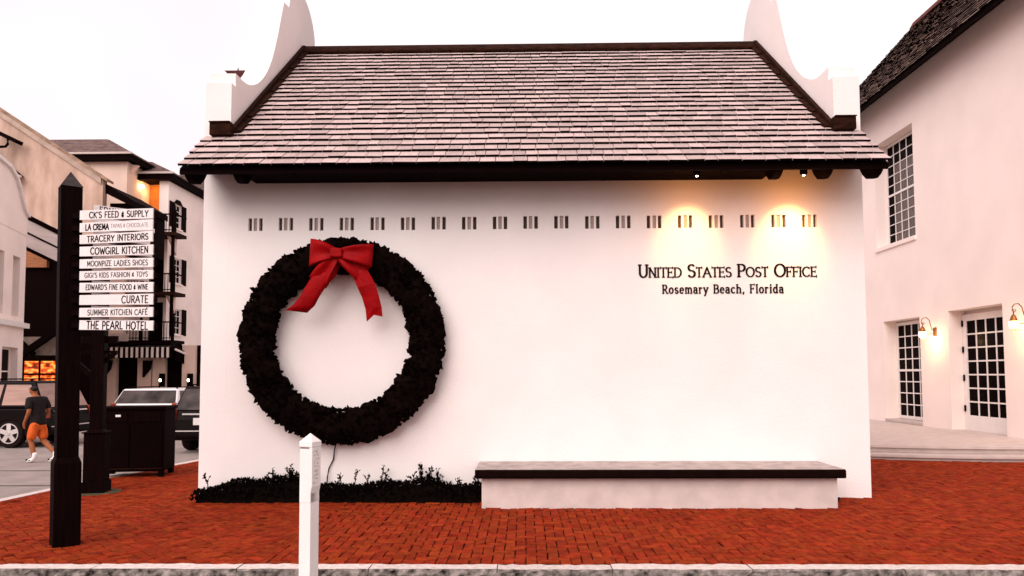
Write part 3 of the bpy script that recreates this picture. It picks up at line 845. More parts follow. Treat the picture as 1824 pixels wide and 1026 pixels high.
# the second fan of boards on the other face of the same post, running back
for i in range(10):
    zc = at(200, 374.5 + i * 22.3, 7.4).z + .002
    L = rnd.uniform(.44, .58)
    p = Vector((SX + .16, SY + .06, zc)); dr = Vector((math.cos(rad(38)), math.sin(rad(38)), rnd.uniform(-.02, .0)))
    m = MB(); m.bar(p, p + dr * L, .018, .088)
    bb = m.build('sign_board', board_paint, sp, bevel=.002)
    if i == 0:
        lm = MB(); nrm = Vector((dr.y, -dr.x, 0)).normalized(); x = .05
        for ch in 'EDMUN':
            glyph(lm, ch, 0, 1, .16, .13, lambda u, v, d_, x=x: p + dr * (x + u * .05) + Vector((0, 0, -.028 + v * .06)) + nrm * (.009 + d_), dep=.0012)
            x += (G[ch][0] + .18) * .05
        lm.build('painted_lettering', ink, bb, root=sp, recalc=False)

# slender post behind it with braces
lp = thing('braced_post', 'slender black post with stepped base and braced crossarm, behind the nearer signpost', 'post', (-6.13, 10.55, 0), rad(12))
m = MB()
m.box(-.155, .155, -.155, .155, -.01, .16); m.box(-.135, .135, -.135, .135, .1605, .84)
m.mesh([(-.135,-.135,.84),(.135,-.135,.84),(.135,.135,.84),(-.135,.135,.84),(-.085,-.085,.90),(.085,-.085,.90),(.085,.085,.90),(-.085,.085,.90)], [(0,1,5,4),(1,2,6,5),(2,3,7,6),(3,0,4,7)])
m.box(-.158, .158, -.158, .158, .8405, .862)
m.box(-.085, .085, -.085, .085, .901, 3.2)
m.build('shaft', black_paint, lp, local=True, bevel=.006)
m = MB(); m.mesh([(-.1,-.1,3.201),(.1,-.1,3.201),(.1,.1,3.201),(-.1,.1,3.201),(0,0,3.36)], [(0,3,2,1),(0,1,4),(1,2,4),(2,3,4),(3,0,4)]); m.build('point', black_paint, lp, local=True)
m = MB(); m.box(-.50, .24, -.03, .03, 2.13, 2.23); m.box(-.50, .24, -.03, .03, 1.98, 2.02); m.build('crossarm', black_paint, lp, local=True)
m = MB(); m.bar((-.46, 0, 2.0), (-.07, 0, 1.63), .06, .07); m.bar((.22, 0, 2.0), (.07, 0, 1.86), .05, .06); m.bar((-.5, .01, 1.9), (-.28, .01, 1.86), .03, .05); m.build('brace', black_paint, lp, local=True)
m = MB(); m.lathe([(.30, -.011), (.34, .0), (.30, .006)], (0, 0, 0.001), 20); m.build('ground_plate', mat('mossy plate', (.055, .05, .02), .9, .4, 14), lp, local=True)

# trash enclosure
tb = thing('trash_bin', 'wide black metal litter bin cabinet beside the street', 'bin', (-6.50, 12.35, 0), rad(9))
m = MB(); m.box(-.52, .52, -.30, .30, .09, 1.10); m.build('cabinet', black_matte, tb, local=True, bevel=.015)
m = MB(); m.box(-.545, .545, -.325, .325, 1.101, 1.15); m.build('lid', black_matte, tb, local=True, bevel=.012)
for xx in (-.47, .47):
    for yy in (-.25, .25):
        m = MB(); m.box(xx - .04, xx + .04, yy - .04, yy + .04, 0, .089); m.build('foot', black_matte, tb, local=True)
for xx in (-.255, .255):
    m = MB(); m.box(xx - .235, xx + .235, -.315, -.301, .16, .86); m.build('door_panel', black_matte, tb, local=True, bevel=.005)
    m = MB(); m.box(xx - .2, xx + .2, -.313, -.301, .90, 1.06); m.build('hatch', black_paint, tb, local=True, bevel=.005)
m = MB(); m.box(-.50, .50, -.322, -.3155, .135, .15); m.build('kick_bar', trim_brown, tb, local=True)
m = MB(); m.box(-.235, -.155, -.319, -.3135, .985, 1.02); m.build('label_plate', white_paint, tb, local=True, bevel=.003)

# ------------------------------------------------------------------ parked cars
tyre_m = mat('tyre rubber', (.010, .005, .005), .9, .2, 20, spec=.1)
rim_m = mat('alloy rim', (.62, .56, .54), .35, .1, 8, metal=.6)
car_black = mat('black car paint', (.004, .0012, .0012), .4, .1, 3, spec=.07)
car_white = mat('white car paint', (.80, .76, .75), .3, .03, 3, spec=.4)
chrome = mat('chrome trim', (.70, .65, .63), .25, .1, 5, metal=.7)
glass_grey = mat('car glass with painted grey reflection', (.09, .07, .065), col2=(.006,.003,.003), rough=.3, var=.3, scale=2.2, spec=.1) if True else mat('x', (.10, .085, .082), .25, .3, 5, spec=.3)  # greyish reflections painted into the glass colour
glass_tan = mat('car glass with painted tan reflection', (.34, .20, .155), .3, .25, 2, spec=.3, stretch=(.5, 1, 4))  # tan reflection of the surroundings painted into the glass colour
lamp_red = mat('red lamp lens', (.30, .035, .012), .3, .2, 10)
plate_m = mat('number plate', (.62, .58, .56), .5, .15, 40)
def suv(label, loc, rotz, paint, gl, L=4.6, W=1.9, H=1.68, group='cars parked along the street'):
    """x = along, front at +x; origin under the middle"""
    t = thing('parked_car', label, 'car', loc, rotz, group)
    h = L / 2; w = W / 2
    m = MB()
    low = [(-h, .45), (-h + .02, .78), (-h + .06, .98), (h - 1.15, .98), (h - .25, .90), (h - .03, .74), (h, .42), (h - .1, .30)]
    for c, r in ((h - .92, .40), (-h + .95, .40)):
        low += [(c + r * math.cos(rad(a)), .30 + r * math.sin(rad(a)) * .95) for a in range(0, 181, 20)]
    low += [(-h + .08, .30)]
    m.prism(low, 'y', -w, w)
    m.build('body', paint, t, local=True, bevel=.035, seg=3)
    wt = w - .17
    zb, zt = .981, H
    bx0, bx1, tx0, tx1 = -h + .10, h - 1.15, -h + .42, h - 2.0
    B = [(bx0, -w + .04, zb), (bx1, -w + .04, zb), (bx1, w - .04, zb), (bx0, w - .04, zb), (tx0, -wt, zt), (tx1, -wt, zt), (tx1, wt, zt), (tx0, wt, zt)]
    m = MB(); m.mesh(B, [(0,3,2,1),(4,5,6,7),(0,1,5,4),(1,2,6,5),(2,3,7,6),(3,0,4,7)])
    m.build('cabin', paint, t, local=True, bevel=.05, seg=3)
    BV = [Vector(p) for p in B]
    def panel(a, b, c, d_, u0, u1, v0, v1, off, name, mt):
        P = lambda u, v: (a.lerp(b, u)).lerp(d_.lerp(c, u), v)
        n_ = (b - a).cross(d_ - a).normalized() * off
        q = [P(u0, v0), P(u1, v0), P(u1, v1), P(u0, v1)]
        mb = MB(); mb.mesh([x_ - n_ for x_ in q] + [x_ + n_ for x_ in q], [(0,3,2,1),(4,5,6,7),(0,1,5,4),(1,2,6,5),(2,3,7,6),(3,0,4,7)])
        mb.build(name, mt, t, local=True, bevel=.004)
    panel(BV[0], BV[1], BV[5], BV[4], .06, .33, .12, .86, .006, 'side_window', gl)
    panel(BV[0], BV[1], BV[5], BV[4], .36, .64, .12, .86, .006, 'side_window', gl)
    panel(BV[0], BV[1], BV[5], BV[4], .67, .93, .12, .84, .006, 'side_window', gl)
    panel(BV[2], BV[3], BV[7], BV[6], .07, .33, .12, .86, .006, 'side_window', gl)
    panel(BV[2], BV[3], BV[7], BV[6], .36, .64, .12, .86, .006, 'side_window', gl)
    panel(BV[2], BV[3], BV[7], BV[6], .67, .94, .12, .86, .006, 'side_window', gl)
    panel(BV[3], BV[0], BV[4], BV[7], .025, .975, .03, .90, .006, 'rear_window', gl)
    panel(BV[1], BV[2], BV[6], BV[5], .07, .93, .10, .90, .006, 'windscreen', gl)
    for c in (h - .92, -h + .95):
        for sd in (-1, 1):
            m = MB(); yo = sd * (w - .12)
            m.lathe([(.20, -.11), (.34, -.11), (.365, -.07), (.365, .07), (.34, .11), (.20, .11)], (c, yo, .365), 24, axis='y')
            wh = m.build('wheel', tyre_m, t, local=True)
            m = MB()
            yy = yo + sd * .085
            m.lathe([(.245, -.02), (.255, .0), (.245, .02)], (c, yy, .365), 24, axis='y')
            o_ = MB()
            for k in range(5):
                a = 2 * math.pi * k / 5 + .3
                o_.bar((c, yy + sd * .035, .365), (c + .235 * math.cos(a), yy + sd * .028, .365 + .235 * math.sin(a)), .11, .02, up=(0, sd, 0))
            for k in range(20):
                a, a2 = 2 * math.pi * k / 20, 2 * math.pi * (k + 1) / 20
                o_.bar((c + .24 * math.cos(a), yy + sd * .03, .365 + .24 * math.sin(a)), (c + .24 * math.cos(a2), yy + sd * .03, .365 + .24 * math.sin(a2)), .025, .02, up=(0, sd, 0))
            o_.lathe([(.05, -.02), (.06, .0), (.04, .02)], (c, yy + sd * .04, .365), 12, axis='y')
            m.build('wheel_well', tyre_m, wh, root=t, local=True)
            o_.build('rim', rim_m, wh, root=t, local=True)
    for sd in (-1, 1):
        m = MB(); m.box(-h - .012, -h + .09, sd * (w - .03) - .12 * (sd > 0), sd * (w - .03) + .12 * (sd < 0), .74, 1.0); m.build('tail_lamp', lamp_red, t, local=True, bevel=.015)
        m = MB(); m.box(h - .22, h - .045, sd * (w - .02) - .3 * (sd > 0), sd * (w - .02) + .3 * (sd < 0), .66, .78); m.build('headlight', chrome, t, local=True, bevel=.015)
        m = MB(); m.box(bx1 - .42, bx1 - .26, sd * (w + .10) - .1, sd * (w + .10) + .1, .98, 1.12); m.build('mirror', paint, t, local=True, bevel=.03)
        m = MB(); m.box(tx0 + .1, tx1 - .1, sd * (wt - .1) - .02, sd * (wt - .1) + .02, H + .03, H + .06); m.box(tx0 + .15, tx0 + .2, sd * (wt - .1) - .015, sd * (wt - .1) + .015, H - .01, H + .03); m.box(tx1 - .2, tx1 - .15, sd * (wt - .1) - .015, sd * (wt - .1) + .015, H - .01, H + .03)
        m.build('roof_rail', black_matte, t, local=True)
    m = MB(); m.box(-h - .06, -h + .1, -w + .08, w - .08, .40, .56); m.build('rear_bumper', paint, t, local=True, bevel=.03)
    m = MB(); m.box(-h - .072, -h - .061, -w + .12, w - .12, .515, .54); m.box(-h - .016, -h + .02, -w + .3, w - .3, .89, .925); m.build('chrome_strip', chrome, t, local=True)
    m = MB(); m.box(-h - .02, -h + .03, .12, .42, .66, .82); m.build('number_plate', plate_m, t, local=True)
    m = MB(); m.box(h - .02, h + .045, -w + .12, w - .12, .36, .52); m.build('front_bumper', paint, t, local=True, bevel=.03)
    m = MB(); m.box(h - .05, h + .012, -w + .42, w - .42, .56, .76); m.build('grille', tyre_m, t, local=True)
    return t
suv('black car with five spoke wheels and tan windows, side on, left of the signpost', (-14.15, 19.25, -.13), rad(178), car_black, glass_tan, W=1.9, H=1.67)
suv('white car seen end on behind the black litter bin', (-11.1, 23.6, -.13), rad(91), car_white, glass_grey, W=1.95, H=1.40)
suv('black car with a pale number plate, half hidden by the post office corner', (-7.2, 19.2, -.13), rad(91), car_black, glass_grey, L=4.7, W=1.95, H=1.53)

# ------------------------------------------------------------------ window with individual panes
def window(parent, O, U, N, W, H, cols, rows, frame_m, pane_m, name='window', fw=.05, mw=.018, rail=None, bottom=None, root=None, dep=.05, pane_list=None):
    """frame + glazing bars as one mesh; every pane its own object"""
    O, U, N = Vector(O), Vector(U), Vector(N); Z = Vector((0, 0, 1))
    def bx(mb, u0, u1, z0, z1, d0, d1):
        P = lambda u, z, d: O + U * u + Z * z - N * d
        mb.mesh([P(u0,z0,d0),P(u1,z0,d0),P(u1,z1,d0),P(u0,z1,d0),P(u0,z0,d1),P(u1,z0,d1),P(u1,z1,d1),P(u0,z1,d1)],
                [(0,1,2,3),(7,6,5,4),(4,5,1,0),(5,6,2,1),(6,7,3,2),(7,4,0,3)])
    m = MB(); b = bottom if bottom else fw
    bx(m, 0, fw, 0, H, 0, dep); bx(m, W - fw, W, 0, H, 0, dep)
    bx(m, fw + .0005, W - fw - .0005, 0, b, 0.001, dep); bx(m, fw + .0005, W - fw - .0005, H - fw, H, 0.001, dep)
    iw, ih = W - 2 * fw, H - fw - b
    cw, rh = iw / cols, ih / rows
    for c in range(1, cols): bx(m, fw + c * cw - mw / 2, fw + c * cw + mw / 2, b, H - fw, .008, dep - .006)
    for r in range(1, rows):
        t = mw if r != rail else .06
        bx(m, fw, W - fw, b + r * rh - t / 2, b + r * rh + t / 2, .006 if r != rail else -.004, dep - .004)
    w = m.build(name, frame_m, parent, root=root)
    me_cache = {}
    for r in range(rows):
        for c in range(cols):
            m = MB(); pm = pane_m if not pane_list else pane_list(r, c)
            bx(m, fw + c * cw - .002, fw + (c + 1) * cw + .002, b + r * rh - .002, b + (r + 1) * rh + .002, .026, .031)
            m.build('pane', pm, w, root=root or parent)
    return w

# ------------------------------------------------------------------ right hand building
RX, RY0, RY1, RH = 10.6, 8.0, 27.0, 9.93
rb = thing('tall_building', 'tall cream stucco building with steep shingle roof on the right', 'building', (RX, 18, 0))
def vy(u, v): return onx(u, v, RX)
# openings in distance along y (seen from the street side the wall runs away from the viewer)
uw = (20.05, 22.25, 5.33, 8.50)
gw = (20.00, 22.0, .29, 3.17)
dr = (16.55, 18.65, .20, 3.20)
holes = [(a - RY0, b - RY0, c + .2, d + .2) for a, b, c, d in (uw, gw, dr)]
w = MB(); wall_holes(w, (RX, RY0, -.2), (0, 1, 0), (-1, 0, 0), RY1 - RY0, RH + .2, holes, .42)
w.box(RX + .43, RX + 10, RY0, RY1, -.2, RH - .01); w.face([(RX, RY0, -.2), (RX + .43, RY0, -.2), (RX + .43, RY0, RH), (RX, RY0, RH)])
w.face([(RX, RY1, -.2), (RX + .43, RY1, -.2), (RX + .43, RY1, RH), (RX, RY1, RH)])
w.prism([(RX + .01, RH - .02), (RX + 8, RH - .02), (RX + 4, RH + 4)], 'y', RY0 + .05, RY1 - .05)
w.build('wall', stucco_r, rb, recalc=False)
def rframe(y1): return Vector((RX + .30, y1, 0))
pl_ = lambda r, c: glass_curtain if (c in (1, 2, 3) and r < 8) else glass
window(rb, (RX + .34, uw[1] - .01, uw[2] + .07), (0, -1, 0), (-1, 0, 0), uw[1] - uw[0] - .22, uw[3] - uw[2] - .09, 5, 10, white_paint, glass, rail=5, pane_list=pl_, mw=.022, fw=.07)
m = MB(); m.box(RX - .05, RX + .40, uw[0] - .03, uw[1] + .05, uw[2] - .06, uw[2] + .06); m.build('sill', stucco_r, rb, bevel=.01)
window(rb, (RX + .36, gw[1] - .01, gw[2] + .06), (0, -1, 0), (-1, 0, 0), gw[1] - gw[0] - .32, gw[3] - gw[2] - .10, 4, 8, white_paint, glass, rail=4, mw=.03, fw=.09)
m = MB(); m.box(RX - .03, RX + .40, gw[0] - .02, gw[1] + .02, gw[2] - .03, gw[2] + .05); m.build('sill', limestone, rb, bevel=.01)
dn = window(rb, (RX + .33, dr[1] - .01, dr[2] + .04), (0, -1, 0), (-1, 0, 0), dr[1] - dr[0] - .27, dr[3] - dr[2] - .14, 4, 7, white_paint, glass, name='door', mw=.035, fw=.16, bottom=.38)
for zz in (.6, 1.35, 2.05, 2.7):
    m = MB(); m.box(RX + .30, RX + .328, dr[1] - .06, dr[1] - .02, dr[2] + zz - .09, dr[2] + zz + .06); m.build('hinge', black_matte, dn, root=rb)
m = MB(); m.box(RX + .10, RX + .42, dr[0] + .01, dr[1] - .01, dr[2] - .02, dr[2] + .03); m.build('door_sill', slab_edge, rb)
for (a, b, c, d), gpx, dx in ((uw, .215, .34), (gw, .315, .36), (dr, .265, .33)):
    m = MB(); m.box(RX + dx - .01, RX + .419, a + .002, a + gpx, c + .002, d - .002); m.build('jamb', stucco_r, rb)
# roof: deck, courses of shingles, eave board, ridge
ex, ez, sl = 9.95, 9.52, 1.1
m = MB(); m.prism([(ex, ez), (ex + 4.6, ez + 4.6 * sl), (ex + 9.2, ez + .2), (ex + 9.2, ez + .0), (ex + 4.6, ez + 4.6 * sl - .3), (ex + .1, ez - .10)], 'y', RY0 - .1, RY1 + .2)
m.build('roof_deck', wood_dark, rb)
m = MB(); m.box(ex - .02, ex + .02, RY0 - .1, RY1 + .2, ez - .13, ez - .01); m.build('eave_board', wood_dark, rb)
m = MB()
q, q2 = math.cos(math.atan(sl)), math.sin(math.atan(sl))
for r in range(25):
    s = r * .26; y = 12.5
    while y < RY1:
        wd = rnd.uniform(.13, .3); b = min(y + wd, RY1)
        P = lambda yy, t, n: (ex + t * q - n * q2, yy, ez + t * q2 + n * q)
        th = rnd.uniform(.016, .03); L = .42; n0 = .035 + rnd.uniform(-.004, .005); s1 = s + rnd.gauss(0, .012) - .04
        vs = [P(y + .004, s1, n0), P(b - .004, s1, n0), P(b - .004, s1 + L, 0), P(y + .004, s1 + L, 0), P(y + .004, s1, n0 + th), P(b - .004, s1, n0 + th), P(b - .004, s1 + L, .008), P(y + .004, s1 + L, .008)]
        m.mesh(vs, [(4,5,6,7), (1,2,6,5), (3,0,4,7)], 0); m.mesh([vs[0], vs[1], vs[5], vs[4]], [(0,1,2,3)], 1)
        y = b
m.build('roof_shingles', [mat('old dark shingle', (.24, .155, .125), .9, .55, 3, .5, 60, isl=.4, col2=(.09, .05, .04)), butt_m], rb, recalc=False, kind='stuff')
m = MB(); m.prism([(ex + 4.45, ez + 4.6 * sl - .1), (ex + 4.6, ez + 4.6 * sl + .16), (ex + 4.75, ez + 4.6 * sl - .1)], 'y', RY0 - .1, RY1 + .2); m.build('ridge_cap', mat('red ridge tile', (.10, .016, .010), .8, .3, 6), rb)

# entrance steps, two curved treads up to the door
def bow_poly(R, cx, cy, x0, x1):
    pts = [(x0 + (x1 - x0) * i / 24, cy - math.sqrt(max(.01, R * R - (x0 + (x1 - x0) * i / 24 - cx) ** 2))) for i in range(25)]
    return pts
for k, (fy, z0, z1) in enumerate(((13.92, -.03, .11), (14.30, .111, .255))):
    R = 8.5; pts = bow_poly(R, 9.6, fy + R, 5.9, 13.0)
    m = MB()
    m.prism([(x, y + .06) for x, y in pts] + [(13.0, 27), (5.9, 27)], 'z', z0, z1 - .055)
    m.prism([(x, y) for x, y in pts] + [(13.0, 27), (5.9, 27)], 'z', z1 - .0545, z1)
    if k == 0: st = props(m.build('entrance_steps', limestone, bevel=.006), kind='structure'); WM[st] = Matrix.Identity(4)
    else: m.build('upper_step', limestone, st, bevel=.006)

# gooseneck wall lanterns, lit
def gooseneck(x, y, z, label, watt):
    t = thing('wall_lantern', label, 'lantern', (x, y, z), 0, 'lit brass lanterns on the tall building')
    m = MB(); m.box(-.03, -.002, -.07, .07, -.11, .11); m.build('back_plate', bronze, t, local=True, bevel=.01)
    m = MB()
    pts = [(-.03, 0, .02), (-.09, 0, .06), (-.12, 0, .18), (-.15, 0, .30), (-.22, 0, .37), (-.30, 0, .36), (-.35, 0, .30), (-.35, 0, .22), (-.31, 0, .19), (-.28, 0, .22), (-.30, 0, .25)]
    m.tube(pts, .011, 6); m.tube([(-.33, 0, .25), (-.33, 0, .12)], .012, 6); m.tube([(-.03, 0, -.04), (-.2, 0, -.06), (-.27, 0, -.03)], .009, 6)
    m.build('gooseneck_arm', bronze, t, local=True, smooth=True)
    m = MB(); m.lathe([(.02, .14), (.05, .10), (.075, .02), (.10, -.005), (.02, .0)], (-.33, 0, 0), 14); m.build('hood', bronze, t, local=True)
    m = MB(); m.lathe([(.085, -.006), (.095, -.06), (.07, -.14), (.03, -.16)], (-.33, 0, 0), 14); m.build('glass_globe', bulb, t, local=True, smooth=True)
    m = MB(); m.lathe([(.035, -.161), (.04, -.18), (.012, -.21)], (-.33, 0, 0), 10); m.build('finial', bronze, t, local=True)
    L = bpy.data.lights.new('lantern_light', 'POINT'); L.energy = watt; L.color = (1.0, .62, .26); L.shadow_soft_size = .1
    o = bpy.data.objects.new('lantern_light', L); COL.objects.link(o); o.parent = t; o.location = (-.33, 0, -.26)
gooseneck(RX, 19.25, 2.72, 'lit brass gooseneck lantern between the ground floor window and the glazed door', 7)
gooseneck(RX, 15.68, 2.74, 'lit brass gooseneck lantern on the near side of the glazed door', 6)

# ------------------------------------------------------------------ far left: white building with curved parapet
ang = rad(17)
UA, NA = Vector((math.sin(ang), -math.cos(ang), 0)), Vector((math.cos(ang), math.sin(ang), 0))
PA = Vector((-20.62, 30.0, 0))
wa = thing('white_building', 'white stucco building with a curved parapet at the far left edge', 'building', PA)
m = MB(); Wd = 11.0
wall_holes(m, PA + Vector((0, 0, -.15)), UA, NA, Wd, 7.6, [(.55, 2.2, .2, 2.95), (.62, 1.4, 4.2, 6.6, .3), (2.6, 4.5, .2, 2.9), (2.3, 3.3, 4.2, 6.6)], .35)
m.face([PA + Vector((0, 0, -.15)), PA - NA * 8 + Vector((0, 0, -.15)), PA - NA * 8 + Vector((0, 0, 7.6)), PA + Vector((0, 0, 7.6))])
m.build('wall', hotel_white, wa, recalc=False)
m = MB()
prof = [(0, 7.45), (0, 8.25), (.25, 8.32), (.5, 8.45), (.8, 8.75), (1.1, 9.15), (1.5, 9.5), (2.2, 9.75), (3.2, 9.8), (6, 9.8), (6, 7.45)]
fr = [PA + UA * u + Vector((0, 0, z)) + NA * .02 for u, z in prof]; bk = [p - NA * .5 for p in fr]; n = len(prof)
m.mesh(fr + bk, [list(range(n)), list(range(n, 2 * n))[::-1]] + [(i, (i + 1) % n, n + (i + 1) % n, n + i) for i in range(n)]); m.build('parapet', hotel_white, wa)
m = MB()
for i in range(1, 9):
    a, b = PA + UA * prof[i][0] + Vector((0, 0, prof[i][1] + .05)), PA + UA * prof[i + 1][0] + Vector((0, 0, prof[i + 1][1] + .05)) if i < 9 else None
    if b is not None: m.bar(a - NA * .18, b - NA * .18 + (b - a) * .03, .62, .14)
m.build('coping', white_paint, wa)
m = MB(); a = PA + UA * -.06 + NA * .09; m.bar(a + Vector((0, 0, 3.72)), a + UA * 10 + Vector((0, 0, 3.72)), .22, .2); m.build('string_course', white_paint, wa)
for (u0, u1, z0, z1) in ((.55, 2.2, .05, 2.8), (.62, 1.4, 4.05, 6.45), (2.6, 4.5, .05, 2.75), (2.3, 3.3, 4.05, 6.45)):
    O = PA + UA * u0 - NA * .28 + Vector((0, 0, z0))
    window(wa, O, UA, NA, u1 - u0, z1 - z0, 2, 3, hotel_white, glass, fw=.08, mw=.05)

# ------------------------------------------------------------------ beige gabled building with dark shopfront
gb = thing('gabled_building', 'big weathered beige gable ended building with dark timber shopfront', 'building', (-26, 34, 0))
rk = lambda x: 14.25 - (x + 24.85) * (14.25 - 10.95) / 5.0
m = MB()
XG = -19.82
m.prism([(-32, -.15), (XG, -.15), (XG, rk(XG)), (-26.5, rk(-26.5)), (-32, rk(-26.5) - 3.6)], 'y', 34, 34.35); m.build('gable_wall', beige, gb)
m = MB(); m.prism([(XG + .25, rk(XG + .25) - .0), (XG + .25, rk(XG + .25) + .12), (-26.5, rk(-26.5) + .12), (-26.5, rk(-26.5))], 'y', 33.88, 34.45); m.build('verge', mat('stained coping', (.30, .19, .13), .9, .4, 3), gb)
m = MB(); m.prism([(XG - .05, rk(XG - .05) - .30), (XG - .05, rk(XG - .05) - .004), (-26.5, rk(-26.5) - .004), (-26.5, rk(-26.5) - .26)], 'y', 33.9, 33.996); m.build('verge_band', mat('grey stucco band', (.42, .31, .25), .95, .2, 2), gb)
# side roof hanging beyond the corner
m = MB(); m.prism([(XG + .01, 10.75), (XG + 1.4, 9.9), (XG + 1.4, 9.6), (XG + .01, 10.3)], 'y', 34.2, 37.5); m.build('side_eave', wood_dark, gb)
m = MB(); m.box(XG + .02, XG + 1.3, 34.6, 37.4, 7.6, 9.9); m.build('side_bay', wood_dark, gb)
# eave returns and dark loft at the far left
m = MB(); a, b = at(-12, 232, 33.5), at(34, 254, 33.5); m.bar(a, b, .5, .18); a, b = at(-10, 264, 33.5), at(14, 252, 33.6); m.tube([at(-8, 262, 33.5), at(10, 261, 33.5), at(14, 256, 33.5), at(14, 248, 33.5)], .06, 6); m.build('eave_gutter', wood_dark, gb)
m = MB(); 
tri = [at(-30, 258, 33.6), at(33, 311, 33.6), at(-30, 311, 33.6)]
m.prism([(p.x, p.z) for p in tri], 'y', 33.6, 33.98); m.build('dormer_roof', wood_dark, gb)
m = MB(); a, b = at(-30, 313.5, 33.55), at(36, 313.5, 33.55); m.bar(a, b, .2, .09); m.build('dormer_sill', white_paint, gb)
# ground floor: dark timber front
m = MB(); p0, p1 = at(38, 410, 33.6), at(190, 735, 33.6)
m.box(-24.5, XG + .05, 33.60, 33.995, -.14, 8.0); m.build('shopfront', wood_dark, gb)
m = MB()                        # pale sloping canopy
A, B, C, D = at(40, 384, 32.2), at(108, 418, 33.5), at(108, 470, 33.0), at(40, 437, 31.7)
th = Vector((0, .05, -.06)); m.mesh([A, B, C, D, A + th, B + th, C + th, D + th], [(0,1,2,3),(7,6,5,4),(4,5,1,0),(5,6,2,1),(6,7,3,2),(7,4,0,3)])
m.build('canopy', mat('pale grey canopy', (.50, .42, .39), .8, .15, 1.2, stretch=(1, 1, 5)), gb)
m = MB(); m.bar(A + Vector((0, -.02, .05)), B + Vector((0, -.02, .05)), .12, .2); m.bar(D + Vector((0, -.02, -.05)), C + Vector((0, -.02, -.05)), .12, .12); m.bar(A.lerp(D, .5) + Vector((0, -.03, 0)), B.lerp(C, .5) + Vector((0, -.03, 0)), .05, .07); m.build('canopy_edge', wood_dark, gb)
m = MB(); a, b = at(40, 444, 33.4), at(83, 476, 33.4); m.box(a.x, b.x, 33.4, 33.59, b.z, a.z); m.build('amber_panel', tan_m, gb)
a, b = at(38, 600, 33.5), at(102, 633, 33.5); m = MB(); m.box(a.x - 1, b.x, 33.52, 33.595, b.z, a.z); m.build('rendered_panel', mat('grey render', (.26, .20, .165), .95, .3, 3), gb)
m = MB()
m.bar(at(36, 634, 33.3), at(100, 590, 33.3), .2, .28); m.bar(at(36, 608, 33.35), at(60, 632, 33.35), .16, .2); m.bar(at(30, 637, 33.35), at(110, 637, 33.35), .2, .2)
m.build('timber_bracket', wood_dark, gb)
lit = bpy.data.materials.new('lit shop interior'); lit.use_nodes = True
n_ = lit.node_tree.nodes; l_ = lit.node_tree.links; bs = n_['Principled BSDF']
gg = n_.new('ShaderNodeNewGeometry'); mp = n_.new('ShaderNodeMapping'); mp.inputs['Scale'].default_value = (1.6, 1, 3.2)
vo = n_.new('ShaderNodeTexNoise'); vo.inputs['Scale'].default_value = 1.9; vo.inputs['Detail'].default_value = 3
cr = n_.new('ShaderNodeValToRGB'); cr.color_ramp.elements[0].position = .40; cr.color_ramp.elements[0].color = (.12, .006, .0, 1); cr.color_ramp.elements[1].position = .62; cr.color_ramp.elements[1].color = (1, .42, .08, 1)
e_ = cr.color_ramp.elements.new(.50); e_.color = (.75, .07, .004, 1)
l_.new(gg.outputs['Position'], mp.inputs['Vector']); l_.new(mp.outputs['Vector'], vo.inputs['Vector']); l_.new(vo.outputs['Fac'], cr.inputs['Fac'])
l_.new(cr.outputs['Color'], bs.inputs['Emission Color']); bs.inputs['Emission Strength'].default_value = .75; bs.inputs['Base Color'].default_value = (.05, .01, .0, 1)
a, b = at(34, 641, 33.55), at(101, 692, 33.55)
window(gb, (a.x - .6, 33.52, b.z), (1, 0, 0), (0, -1, 0), b.x - a.x + .6, a.z - b.z, 3, 2, wood_dark, lit, name='shop_window', fw=.06, mw=.09)

# ------------------------------------------------------------------ the hotel
ho = thing('hotel', 'pale three storey hotel with hip roofs, black shutters and corner balconies', 'building', (-21.5, 43, 0))
def hip(name, x0, x1, y0, y1, ze, rise, over, parent):
    m = MB(); X0, X1, Y0, Y1 = x0 - over, x1 + over, y0 - over, y1 + over
    hw = min(X1 - X0, Y1 - Y0) / 2; rx = max(0, (X1 - X0) / 2 - hw * .95); ry = max(0, (Y1 - Y0) / 2 - hw * .95)
    cx, cy = (X0 + X1) / 2, (Y0 + Y1) / 2
    # bottom rect, raised drip edge, ridge
    bot = [(X0, Y0), (X1, Y0), (X1, Y1), (X0, Y1)]
    rid = [(cx - rx, cy - ry), (cx + rx, cy - ry), (cx + rx, cy + ry), (cx - rx, cy + ry)]
    NS = 9; vs = [(x, y, ze) for x, y in bot]
    rings = [[(x, y, ze) for x, y in bot]]
    for k in range(NS):
        f, f2 = k / NS, (k + 1) / NS
        up = .07
        rings.append([(b[0] + (r[0] - b[0]) * f, b[1] + (r[1] - b[1]) * f, ze + rise * f + up) for b, r in zip(bot, rid)])
        rings.append([(b[0] + (r[0] - b[0]) * f2, b[1] + (r[1] - b[1]) * f2, ze + rise * f2 + up * .25) for b, r in zip(bot, rid)])
    vs = [p for r in rings for p in r]; fs = [(3, 2, 1, 0)]
    for i in range(len(rings) - 1):
        for j in range(4): fs.append((i*4+j, i*4+(j+1) % 4, (i+1)*4+(j+1) % 4, (i+1)*4+j))
    fs.append(tuple(range(len(vs) - 4, len(vs))))
    m.mesh(vs, fs); o = m.build(name, roof_far, parent)
    m = MB()
    m.box(X0 + .05, X1 - .05, Y0 + .05, Y1 - .05, ze - .34, ze - .002); m.build('eave_soffit', wood_dark, parent)
    m = MB(); m.box(X0 - .03, X1 + .03, Y0 - .04, Y0 + .04, ze - .02, ze + .09); m.build('gutter', limestone, parent)
    return o
